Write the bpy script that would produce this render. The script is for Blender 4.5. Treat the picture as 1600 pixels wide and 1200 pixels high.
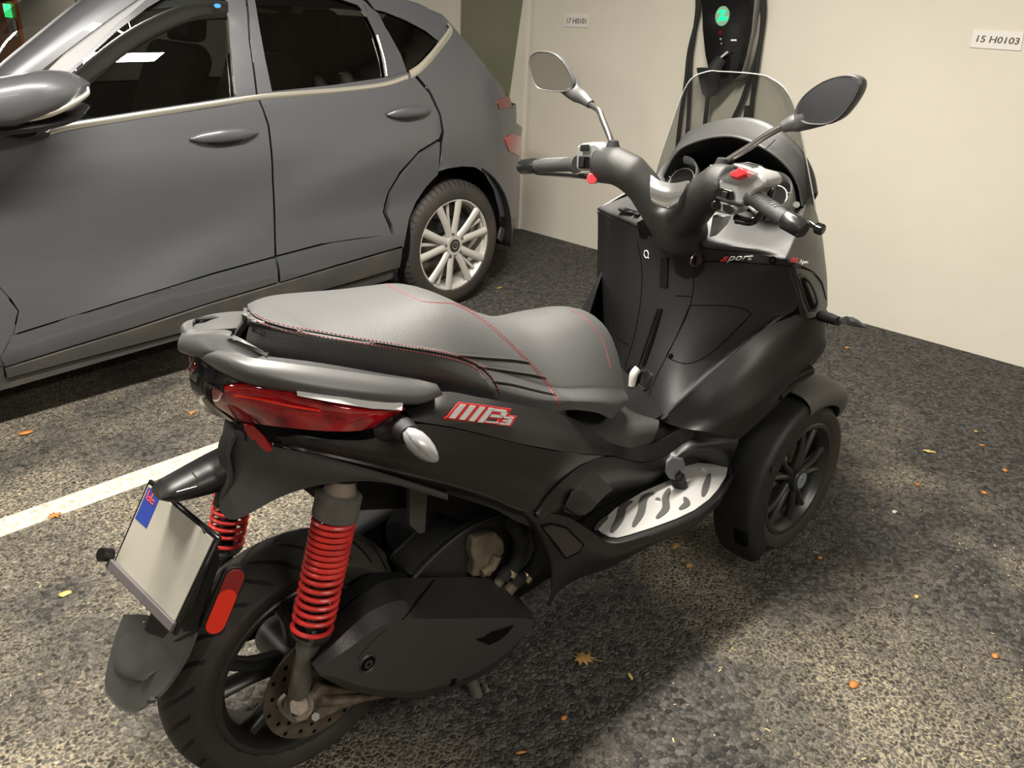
import bpy, bmesh, math, random
import numpy as np
from mathutils import Vector, Matrix
from mathutils.geometry import delaunay_2d_cdt
random.seed(7)
PI=math.pi
sc=bpy.context.scene
for o in list(bpy.data.objects): bpy.data.objects.remove(o)
COL=sc.collection
# ------------------------------------------------------------------ camera
F=1323.0
YAW,PITCH,ROLL=math.radians(42.78),math.radians(24.74),math.radians(-2.34)
CW=np.array([-.673,-1.19,1.466])
SY=math.radians(-3.4)                       # heading of the scooter
def _basis():
    f=np.array([math.cos(YAW)*math.cos(PITCH),math.sin(YAW)*math.cos(PITCH),-math.sin(PITCH)])
    r=np.array([math.sin(YAW),-math.cos(YAW),0.]); d=np.cross(f,r)
    c,s=math.cos(ROLL),math.sin(ROLL)
    return np.array([c*r+s*d,-s*r+c*d,f])
MW=_basis()
cam=bpy.data.cameras.new('camera'); camo=bpy.data.objects.new('camera',cam); COL.objects.link(camo)
cam.sensor_fit='HORIZONTAL'; cam.sensor_width=36; cam.lens=F/1600*36; cam.clip_start=.02; cam.clip_end=200
camo.matrix_world=Matrix(((MW[0][0],-MW[1][0],-MW[2][0],CW[0]),(MW[0][1],-MW[1][1],-MW[2][1],CW[1]),(MW[0][2],-MW[1][2],-MW[2][2],CW[2]),(0,0,0,1)))
sc.camera=camo
# ------------------------------------------------------------------ world, lights, exposure
sc.view_settings.view_transform='Standard'; sc.view_settings.look='None'; sc.view_settings.gamma=1
sc.view_settings.exposure=1.7; sc.view_settings.use_curve_mapping=False
w=bpy.data.worlds.new('world'); sc.world=w; w.use_nodes=True
w.node_tree.nodes['Background'].inputs[0].default_value=(1,.95,.88,1); w.node_tree.nodes['Background'].inputs[1].default_value=.02
def area(name,loc,sx,sy,power,rot=(0,0,0),col=(1,.945,.85)):
    l=bpy.data.lights.new(name,'AREA'); l.shape='RECTANGLE'; l.size=sx; l.size_y=sy; l.energy=power; l.color=col
    o=bpy.data.objects.new(name,l); o.location=loc; o.rotation_euler=rot; COL.objects.link(o)
LAMPS=[((.55,.30,2.56),2.4,.2,70),((.3,-2.7,2.56),2.0,.2,25),((-3.6,-1.4,2.56),1.5,.25,14),((-2.8,2.4,2.56),1.5,.25,24),((1.2,7.5,2.56),1.5,.25,60)]
for i,(l,a,b,p) in enumerate(LAMPS): area('ceiling_lamp_light',l,a,b,p)
# ------------------------------------------------------------------ projection helpers: pixel of the photo + one known coordinate -> point
Rz=np.array([[math.cos(SY),-math.sin(SY),0],[math.sin(SY),math.cos(SY),0],[0,0,1]])
MS=MW@Rz; CS=Rz.T@CW
def _at(M,C,px,py,x,y,z):
    d=M.T@np.array([(px-800)/F,(py-600)/F,1.])
    if z is not None: t=(z-C[2])/d[2]
    elif y is not None: t=(y-C[1])/d[1]
    else: t=(x-C[0])/d[0]
    return Vector(C+t*d)
def S(px,py,y=None,x=None,z=None): return _at(MS,CS,px,py,x,y,z)      # scooter frame
def W(px,py,y=None,x=None,z=None): return _at(MW,CW,px,py,x,y,z)      # world frame
def SL(l,y=None,x=None,z=None):
    return [S(p[0],p[1],y=p[2]) if len(p)>2 else S(p[0],p[1],y,x,z) for p in l]
# ------------------------------------------------------------------ object helpers
def link(name,me,mat=None,parent=None,smooth=True,angle=40):
    o=bpy.data.objects.new(name,me); COL.objects.link(o)
    if mat: me.materials.append(mat)
    if parent: o.parent=parent
    if smooth:
        me.shade_smooth()
        if angle<180: me.set_sharp_from_angle(angle=math.radians(angle))
    return o
def mesh(verts,faces):
    me=bpy.data.meshes.new('m'); me.from_pydata([tuple(v) for v in verts],[],faces); me.validate(); me.update(); return me
def tag(o,label=None,cat=None,group=None,kind=None):
    if label: o['label']=label
    if cat: o['category']=cat
    if group: o['group']=group
    if kind: o['kind']=kind
    return o
def empty(name,label,cat,loc=(0,0,0),rz=0,group=None):
    o=bpy.data.objects.new(name,None); COL.objects.link(o); o.location=loc; o.rotation_euler=(0,0,rz); o.empty_display_size=.1
    return tag(o,label,cat,group)
def mod(o,kind,**k):
    m=o.modifiers.new(kind.lower(),kind)
    for a,b in k.items(): setattr(m,a,b)
    return m
MY=0.0
def mirror_copy(o):
    me=o.data.copy(); me.transform(Matrix.Translation((0,2*MY,0))@Matrix.Diagonal((1,-1,1,1))); me.flip_normals(); c=bpy.data.objects.new(o.name,me); COL.objects.link(c); c.parent=o.parent
    for m in o.modifiers:
        q=c.modifiers.new(m.name,m.type)
        for a in ('thickness','offset','width','segments','limit_method','angle_limit','levels','render_levels'):
            if hasattr(m,a) and hasattr(q,a): setattr(q,a,getattr(m,a))
    return c
def sharp_rim(me):
    bm=bmesh.new(); bm.from_mesh(me)
    for e in bm.edges:
        if e.is_boundary: e.smooth=False
    bm.to_mesh(me); bm.free()
def fixn(me):
    bm=bmesh.new(); bm.from_mesh(me); bmesh.ops.remove_doubles(bm,verts=bm.verts,dist=1e-5); bmesh.ops.recalc_face_normals(bm,faces=bm.faces); bm.to_mesh(me); bm.free(); me.update()
def catmull(P,n):
    P=[Vector(p) for p in P]; k=len(P)-1
    if k==0: return [P[0].copy() for _ in range(n)]
    out=[]
    for i in range(n):
        t=i/(n-1)*k; j=min(int(t),k-1); u=t-j
        a=P[j-1] if j>0 else P[0]*2-P[1]; b=P[j]; c=P[j+1]; d=P[j+2] if j+2<=k else P[k]*2-P[k-1]
        out.append(.5*((2*b)+(c-a)*u+(2*a-5*b+4*c-d)*u*u+(3*b-a-3*c+d)*u**3))
    return out
def linr(P,n):
    P=[Vector(p) for p in P]; k=len(P)-1; out=[]
    for i in range(n):
        t=i/(n-1)*k; j=min(int(t),k-1); out.append(P[j].lerp(P[j+1],t-j))
    return out
def arc(P,n,closed=False):
    """resample a polyline by arc length"""
    P=[Vector(p) for p in P]
    if closed: P=P+[P[0]]
    L=[0]
    for a,b in zip(P,P[1:]): L.append(L[-1]+(b-a).length)
    out=[];m=n if closed else n-1
    for i in range(n):
        s=L[-1]*i/m; j=0
        while j<len(L)-2 and L[j+1]<s: j+=1
        out.append(P[j].lerp(P[j+1],(s-L[j])/max(L[j+1]-L[j],1e-9)))
    return out
def surf(name,rows,mat,parent,nu=4,nv=4,thick=.004,lin=(False,False),mirror=False,off=-1,closed_u=False,angle=50):
    """surface through rows of points (same count in each row)"""
    fu=linr if lin[0] else catmull; fv=linr if lin[1] else catmull
    R=[fu(r,(len(r)-1)*nu+1) for r in rows]
    n=len(R[0]); m=(len(rows)-1)*nv+1
    cols=[fv([r[i] for r in R],m) for i in range(n)]
    V=[];Fc=[]
    for i in range(n): V+=cols[i]
    for i in range(n-1):
        for j in range(m-1):
            Fc.append((i*m+j,(i+1)*m+j,(i+1)*m+j+1,i*m+j+1))
    me=mesh(V,Fc); fixn(me)
    o=link(name,me,mat,parent,angle=angle); sharp_rim(me)
    if thick: mod(o,'SOLIDIFY',thickness=thick,offset=off)
    if mirror: mirror_copy(o)
    return o
def loft(name,rings,mat,parent,cap=True,angle=40,mirror=False,subs=0):
    n=len(rings[0]); V=[];Fc=[]
    for r in rings: V+=[Vector(p) for p in r]
    for i in range(len(rings)-1):
        for j in range(n):
            a=i*n+j;b=i*n+(j+1)%n; Fc.append((a,b,b+n,a+n))
    if cap: Fc.append(tuple(reversed(range(n)))); Fc.append(tuple((len(rings)-1)*n+j for j in range(n)))
    if mirror:
        k=len(V); V+=[Vector((v.x,-v.y,v.z)) for v in V]; Fc+=[tuple(reversed([a+k for a in f])) for f in Fc]
    me=mesh(V,Fc); fixn(me); o=link(name,me,mat,parent,angle=angle)
    if subs: mod(o,'SUBSURF',levels=subs,render_levels=subs)
    return o
def tube_geo(P,R,n=12,up=None):
    P=[Vector(p) for p in P]
    if not hasattr(R,'__len__'): R=[R]*len(P)
    rings=[];T0=None;N=None
    for i,p in enumerate(P):
        t=(P[min(i+1,len(P)-1)]-P[max(i-1,0)]).normalized()
        if N is None:
            N=Vector(up) if up else (Vector((0,0,1)) if abs(t.z)<.9 else Vector((1,0,0)))
        N=(N-t*N.dot(t)).normalized(); B=t.cross(N)
        r=R[i]; a,b=(r if hasattr(r,'__len__') else (r,r))
        rings.append([p+N*(a*math.cos(2*PI*k/n))+B*(b*math.sin(2*PI*k/n)) for k in range(n)])
    return rings
def geo_join(parts):
    V=[];Fc=[]
    for rings in parts:
        k=len(V); n=len(rings[0])
        for r in rings: V+=r
        for i in range(len(rings)-1):
            for j in range(n):
                a=k+i*n+j;b=k+i*n+(j+1)%n; Fc.append((a,b,b+n,a+n))
        Fc.append(tuple(reversed([k+j for j in range(n)]))); Fc.append(tuple(k+(len(rings)-1)*n+j for j in range(n)))
    return V,Fc
def tube(name,P,R,mat,parent,n=12,smooth_path=0,up=None,mirror=False,angle=40):
    if smooth_path:
        k=(len(P)-1)*smooth_path+1
        if hasattr(R,'__len__'):
            R2=[(r if hasattr(r,'__len__') else (r,r)) for r in R]; R=[(v.x,v.y) for v in linr([Vector((a,b,0)) for a,b in R2],k)]
        P=catmull(P,k)
    V,Fc=geo_join([tube_geo(P,R,n,up)])
    me=mesh(V,Fc); fixn(me); o=link(name,me,mat,parent,angle=angle)
    if mirror: mirror_copy(o)
    return o
def slab(name,pts,vec,mat,parent,bevel=0,seg=2,mirror=False,angle=40,top_scale=None):
    """closed outline extruded along vec"""
    pts=[Vector(p) for p in pts]; v=Vector(vec); n=len(pts); q=[p+v for p in pts]
    if top_scale: 
        c=sum(q,Vector())/n; q=[c+(p-c)*top_scale for p in q]
    V=pts+q; Fc=[tuple(range(n)),tuple(reversed(range(n,2*n)))]+[(i,(i+1)%n,(i+1)%n+n,i+n) for i in range(n)]
    me=mesh(V,Fc); fixn(me); o=link(name,me,mat,parent,angle=angle)
    if bevel: mod(o,'BEVEL',width=bevel,segments=seg,limit_method='ANGLE',angle_limit=math.radians(35))
    if mirror: mirror_copy(o)
    return o
def box(name,c,s,mat,parent,bevel=.003,rot=None):
    c=Vector(c); hx,hy,hz=s[0]/2,s[1]/2,s[2]/2
    V=[Vector((x,y,z)) for x in(-hx,hx) for y in(-hy,hy) for z in(-hz,hz)]
    if rot: V=[Matrix.Rotation(rot[2],3,'Z')@Matrix.Rotation(rot[1],3,'Y')@Matrix.Rotation(rot[0],3,'X')@v for v in V]
    V=[v+c for v in V]
    me=mesh(V,[(0,1,3,2),(4,6,7,5),(0,4,5,1),(2,3,7,6),(0,2,6,4),(1,5,7,3)]); fixn(me)
    o=link(name,me,mat,parent,smooth=bool(bevel))
    if bevel: mod(o,'BEVEL',width=bevel,segments=2)
    return o
def revolve(name,prof,mat,parent,c=(0,0,0),n=64,a0=0,a1=2*PI,axis='Y',angle=40,closed=False,thick=0):
    """prof: list of (axial,r) ; spun about the y axis through c; angle from +x to +z"""
    full=abs(a1-a0-2*PI)<1e-6; m=n if full else n+1; k=len(prof); V=[];Fc=[]
    for i in range(m):
        a=a0+(a1-a0)*i/n
        for (y,r) in prof:
            if axis=='Y': V.append(Vector((c[0]+r*math.cos(a),c[1]+y,c[2]+r*math.sin(a))))
            else: V.append(Vector((c[0]+r*math.cos(a),c[1]+r*math.sin(a),c[2]+y)))
    kk=k if closed else k-1
    for i in range(n):
        i2=(i+1)%m
        for j in range(kk):
            j2=(j+1)%k; Fc.append((i*k+j,i2*k+j,i2*k+j2,i*k+j2))
    me=mesh(V,Fc); fixn(me); o=link(name,me,mat,parent,angle=angle)
    if thick: mod(o,'SOLIDIFY',thickness=thick,offset=0)
    return o
def cyl(name,a,b,r,mat,parent,n=20,r2=None,bevel=0,mirror=False):
    o=tube(name,[a,b],[r,r if r2 is None else r2],mat,parent,n=n,mirror=mirror)
    if bevel: mod(o,'BEVEL',width=bevel,segments=2,limit_method='ANGLE')
    return o
def join(name,objs,mat,parent,**k):
    """join a few freshly made meshes into one part"""
    bm=bmesh.new()
    dg=bpy.context.evaluated_depsgraph_get()
    for o in objs:
        e=o.evaluated_get(dg); m=e.to_mesh(); bm.from_mesh(m); e.to_mesh_clear()
    me=bpy.data.meshes.new('m'); bm.to_mesh(me); bm.free()
    for o in objs: bpy.data.objects.remove(o)
    return link(name,me,mat,parent,**k)
def text(name,s,p0,p1,p2,depth,mat,parent,shear=0,bold=0,lift=.0005):
    """text filling the parallelogram p0 (bottom left) p1 (bottom right) p2 (top left)"""
    cu=bpy.data.curves.new('t','FONT'); cu.body=s; cu.size=1; cu.shear=shear; cu.offset=bold; cu.resolution_u=3
    t=bpy.data.objects.new('t',cu); COL.objects.link(t); dg=bpy.context.evaluated_depsgraph_get()
    me=bpy.data.meshes.new_from_object(t.evaluated_get(dg)); bpy.data.objects.remove(t)
    xs=[v.co.x for v in me.vertices]; ys=[v.co.y for v in me.vertices]
    x0,x1,y0,y1=min(xs),max(xs),min(ys),max(ys)
    p0,p1,p2=Vector(p0),Vector(p1),Vector(p2); U=p1-p0; Vv=p2-p0; N=U.cross(Vv).normalized()
    for v in me.vertices: v.co=p0+U*((v.co.x-x0)/(x1-x0))+Vv*((v.co.y-y0)/(y1-y0))+N*lift
    o=link(name,me,mat,parent,smooth=False)
    if depth: mod(o,'SOLIDIFY',thickness=depth,offset=0)
    return o
def decal(name,polys,p0,p1,p2,depth,mat,parent,lift=.0005):
    """flat shapes given in unit coordinates on the parallelogram"""
    p0,p1,p2=Vector(p0),Vector(p1),Vector(p2); U=p1-p0; Vv=p2-p0; N=U.cross(Vv).normalized()
    V=[];Fc=[]
    for pl in polys:
        k=len(V); V+=[p0+U*a+Vv*b+N*lift for a,b in pl]; Fc.append(tuple(range(k,k+len(pl))))
    o=link(name,mesh(V,Fc),mat,parent,smooth=False)
    if depth: mod(o,'SOLIDIFY',thickness=depth,offset=0)
    return o
from mathutils.bvhtree import BVHTree
def caster(objs):
    """returns f(px,py,lift): the first point of these parts met by the sight line of a photo pixel"""
    dg=bpy.context.evaluated_depsgraph_get(); T=[]
    for o in objs: T.append(BVHTree.FromObject(o,dg))
    def f(px,py,lift=.001):
        d=Vector(MS.T@np.array([(px-800)/F,(py-600)/F,1.])).normalized(); best=None
        for t in T:
            h=t.ray_cast(Vector(CS),d)
            if h[0] is not None and (best is None or h[3]<best[1]): best=(h[0],h[3],h[1])
        if best is None: return None
        n=best[2]; n=n if n.dot(d)<0 else -n
        return best[0]+n*lift
    return f
def slab_on(name,f,pts,lift,depth,m,parent,n=40,**k):
    """flat inlay laid on a built surface: outline dropped onto it"""
    P=arc([Vector((a,b,0)) for a,b in pts],n,True); Q_=[f(p.x,p.y,lift) for p in P]; Q_=[q for q in Q_ if q]
    if len(Q_)<4: return None
    c=sum(Q_,Vector())/len(Q_); d=(c-Vector(CS)).normalized(); V=[c]+Q_; m_=len(Q_)
    me=mesh(V,[(0,i+1,(i+1)%m_+1) for i in range(m_)]); o=link(name,me,m,parent,angle=80); mod(o,'SOLIDIFY',thickness=depth,offset=0); return o
def traced(name,f,pts,r,m,parent,lift=.0004,n=6,sub=4):
    P=[f(p.x,p.y,lift) for p in catmull([Vector((a,b,0)) for a,b in pts],(len(pts)-1)*sub+1)]; P=[p for p in P if p]
    return tube(name,P,r,m,parent,n=n) if len(P)>2 else None
# ------------------------------------------------------------------ materials
def mat(name,col,rough=.5,metal=0,spec=.5,coat=0,emis=None,es=0,bump=0,bscale=200,trans=0,ior=1.5,alpha=1,var=0,vscale=5,col2=None):
    m=bpy.data.materials.new(name); m.use_nodes=True; nt=m.node_tree; b=nt.nodes['Principled BSDF']
    b.inputs['Base Color'].default_value=(*col,1); b.inputs['Roughness'].default_value=rough; b.inputs['Metallic'].default_value=metal
    b.inputs['Specular IOR Level'].default_value=spec; b.inputs['Coat Weight'].default_value=coat; b.inputs['IOR'].default_value=ior
    b.inputs['Transmission Weight'].default_value=trans
    if emis: b.inputs['Emission Color'].default_value=(*emis,1); b.inputs['Emission Strength'].default_value=es
    tc=nt.nodes.new('ShaderNodeTexCoord')
    if bump:
        n=nt.nodes.new('ShaderNodeTexNoise'); n.inputs['Scale'].default_value=bscale; n.inputs['Detail'].default_value=2
        bp=nt.nodes.new('ShaderNodeBump'); bp.inputs['Strength'].default_value=bump; bp.inputs['Distance'].default_value=.002
        nt.links.new(tc.outputs['Object'],n.inputs['Vector']); nt.links.new(n.outputs['Fac'],bp.inputs['Height']); nt.links.new(bp.outputs['Normal'],b.inputs['Normal'])
    if col2:
        n=nt.nodes.new('ShaderNodeTexNoise'); n.inputs['Scale'].default_value=vscale; n.inputs['Detail'].default_value=5
        r=nt.nodes.new('ShaderNodeValToRGB'); r.color_ramp.elements[0].position=.42; r.color_ramp.elements[1].position=.68
        r.color_ramp.elements[0].color=(*col,1); r.color_ramp.elements[1].color=(*col2,1)
        nt.links.new(tc.outputs['Object'],n.inputs['Vector']); nt.links.new(n.outputs['Fac'],r.inputs['Fac']); nt.links.new(r.outputs['Color'],b.inputs['Base Color'])
    return m
def node(nt,t,**k):
    n=nt.nodes.new(t)
    for a,b in k.items():
        if a in n.inputs: n.inputs[a].default_value=b
        else: setattr(n,a,b)
    return n
M={}
M['satin']=mat('satin_black_paint',(.007,.007,.007),.40,spec=.5,bump=.03,bscale=60)
M['plastic']=mat('textured_black_plastic',(.009,.009,.009),.5,spec=.45,bump=.25,bscale=900)
M['gloss']=mat('gloss_black',(.008,.008,.008),.12,spec=.5)
M['dark']=mat('dark_underside',(.006,.006,.006),.75,spec=.2)
M['rail']=mat('grab_rail_paint',(.062,.062,.062),.42,spec=.5,bump=.05,bscale=500)
M['bar']=mat('bar_cover_plastic',(.019,.019,.018),.52,spec=.5,bump=.25,bscale=900)
M['seat']=mat('grey_seat_vinyl',(.060,.060,.060),.55,spec=.45,bump=.35,bscale=500)
M['seatside']=mat('black_seat_vinyl',(.022,.022,.022),.5,spec=.45,bump=.35,bscale=500)
M['stitch']=mat('red_stitching',(.26,.035,.04),.6)
M['groove']=mat('panel_gap',(.002,.002,.002),.9,spec=.1)
M['redspring']=mat('red_spring_paint',(.62,.035,.028),.35,bump=.05,bscale=200,col2=(.35,.02,.02),vscale=25)
M['redlens']=mat('red_lens',(.32,.002,.006),.08,spec=.6,coat=.5,col2=(.12,.0,.003),vscale=30)
M['redlens2']=mat('dark_red_lens',(.10,.001,.004),.08,spec=.6,coat=.5)
M['reflector']=mat('red_reflector',(.75,.03,.01),.2,spec=.6,emis=None)
M['clear']=mat('clear_lens',(.30,.30,.30),.15,spec=.7,col2=(.25,.25,.25),vscale=120)
M['chrome']=mat('satin_chrome',(.75,.75,.73),.25,metal=1)
M['switchsilver']=mat('silver_switch_paint',(.33,.33,.325),.34,metal=.4)
M['alu']=mat('aluminium_plate',(.52,.51,.49),.36,metal=.35,bump=.1,bscale=400)
M['rubber']=mat('rubber',(.018,.018,.017),.7,spec=.3,bump=.2,bscale=300)
M['greyrubber']=mat('grey_rubber_insert',(.11,.11,.105),.6)
M['lever']=mat('pale_lever',(.55,.53,.50),.6,bump=.2,bscale=200)
M['exhaust']=mat('exhaust_grey_paint',(.024,.024,.024),.36,spec=.5,bump=.25,bscale=700)
M['dirtyalu']=mat('dirty_cast_metal',(.21,.17,.13),.6,metal=.3,bump=.5,bscale=120,col2=(.07,.05,.04),vscale=25)
M['rustdisc']=mat('rusty_disc',(.13,.11,.09),.5,metal=.5,col2=(.07,.05,.035),vscale=18)
M['rim']=mat('black_rim',(.02,.02,.019),.35,spec=.5)
M['steel']=mat('steel',(.28,.28,.27),.35,metal=.9)
M['redtext']=mat('red_badge',(.6,.03,.03),.4)
M['silvertext']=mat('silver_badge',(.72,.72,.72),.35,metal=.1)
M['white']=mat('white_mark',(.8,.8,.8),.5)
M['redsw']=mat('red_switch',(.75,.04,.05),.35)
M['grip']=mat('ribbed_grip_rubber',(.045,.045,.045),.5,bump=.6,bscale=600)
M['blueplate']=mat('blue_band',(.02,.045,.28),.4)
M['plate']=mat('number_plate',(.36,.34,.29),.5,col2=(.30,.285,.24),vscale=9)
M['mirrorglass']=mat('mirror_glass',(.85,.85,.85),.03,metal=1)
M['stem']=mat('mirror_stem_metal',(.16,.15,.145),.3,metal=.8)
def glassmat(name,tint,refl=.06,rough=.0):
    m=bpy.data.materials.new(name); m.use_nodes=True; nt=m.node_tree; nt.nodes.clear()
    o=node(nt,'ShaderNodeOutputMaterial'); t=node(nt,'ShaderNodeBsdfTransparent'); t.inputs[0].default_value=(*tint,1)
    g=node(nt,'ShaderNodeBsdfGlossy'); g.inputs['Roughness'].default_value=rough; g.inputs[0].default_value=(.9,.9,.9,1)
    lw=node(nt,'ShaderNodeLayerWeight'); lw.inputs[0].default_value=.5; pw=node(nt,'ShaderNodeMath'); pw.operation='POWER'; pw.inputs[1].default_value=4
    f=node(nt,'ShaderNodeMath'); f.operation='MULTIPLY_ADD'; f.inputs[1].default_value=.8; f.inputs[2].default_value=refl; mx=node(nt,'ShaderNodeMixShader')
    nt.links.new(lw.outputs['Facing'],pw.inputs[0]); nt.links.new(pw.outputs[0],f.inputs[0]); nt.links.new(f.outputs[0],mx.inputs[0]); nt.links.new(t.outputs[0],mx.inputs[1]); nt.links.new(g.outputs[0],mx.inputs[2]); nt.links.new(mx.outputs[0],o.inputs[0])
    return m
M['screen']=glassmat('smoked_screen',(.42,.43,.41),rough=.02)
M['carglass']=glassmat('car_glass',(.26,.28,.26),rough=.0)
M['clearglass']=glassmat('clear_glass',(.80,.82,.80),rough=.0)
M['privglass']=glassmat('privacy_glass',(.12,.12,.12),rough=.0)
def tyre_mat(name,n,k,wid,rim_r):
    m=mat(name,(.026,.024,.022),.62,spec=.35,col2=(.045,.036,.027),vscale=6); nt=m.node_tree; b=nt.nodes['Principled BSDF']
    tc=node(nt,'ShaderNodeTexCoord'); s=node(nt,'ShaderNodeSeparateXYZ'); nt.links.new(tc.outputs['Object'],s.inputs[0])
    def mth(op,a,b_=None,v=None):
        q=node(nt,'ShaderNodeMath'); q.operation=op
        nt.links.new(a,q.inputs[0])
        if b_ is not None: nt.links.new(b_,q.inputs[1])
        elif v is not None: q.inputs[1].default_value=v
        return q.outputs[0]
    an=mth('ARCTAN2',s.outputs['Z'],s.outputs['X']); an=mth('MULTIPLY',an,v=n/(2*PI))
    ay=mth('ABSOLUTE',s.outputs['Y']); ky=mth('MULTIPLY',ay,v=k)
    nz=node(nt,'ShaderNodeTexNoise'); nz.inputs['Scale'].default_value=14; nt.links.new(tc.outputs['Object'],nz.inputs['Vector'])
    ad=mth('ADD',an,ky); nn=mth('MULTIPLY',nz.outputs['Fac'],v=.5); ad=mth('ADD',ad,nn); fr=mth('FRACT',ad)
    g=mth('LESS_THAN',fr,v=.2); wy=mth('LESS_THAN',ay,v=wid); wz=mth('GREATER_THAN',ay,v=.006); g=mth('MULTIPLY',g,wy); g=mth('MULTIPLY',g,wz)
    inv=mth('MULTIPLY',g,v=-1.)
    bp=node(nt,'ShaderNodeBump'); bp.inputs['Distance'].default_value=.006; bp.inputs['Strength'].default_value=1; nt.links.new(inv,bp.inputs['Height']); mx=node(nt,'ShaderNodeMix'); mx.data_type='RGBA'; src=b.inputs['Base Color'].links[0].from_socket; nt.links.new(g,mx.inputs['Factor']); nt.links.new(src,mx.inputs[6]); mx.inputs[7].default_value=(.003,.003,.003,1); nt.links.new(mx.outputs[2],b.inputs['Base Color']); nt.links.new(bp.outputs['Normal'],b.inputs['Normal'])
    return m
M['reartread']=tyre_mat('rear_tyre_rubber',26,22,.062,.2)
M['fronttread']=tyre_mat('front_tyre_rubber',26,22,.045,.2)
M['cartread']=tyre_mat('car_tyre_rubber',60,3,.1,.2)
M['paint']=mat('grey_car_paint',(.094,.097,.106),.38,metal=.4,coat=.25)
M['cladding']=mat('car_cladding',(.060,.060,.060),.45,spec=.4,bump=.1,bscale=300,col2=(.085,.078,.066),vscale=9)
M['carchrome']=mat('champagne_trim',(.62,.59,.52),.28,metal=.8)
M['carrim']=mat('silver_alloy',(.46,.445,.41),.45,metal=.3)
M['blacktrim']=mat('black_trim',(.012,.012,.012),.3)
M['interior']=mat('car_interior',(.035,.037,.035),.8)
M['carlamp']=mat('rear_lamp_lens',(.28,.015,.015),.15,coat=.4)
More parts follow.
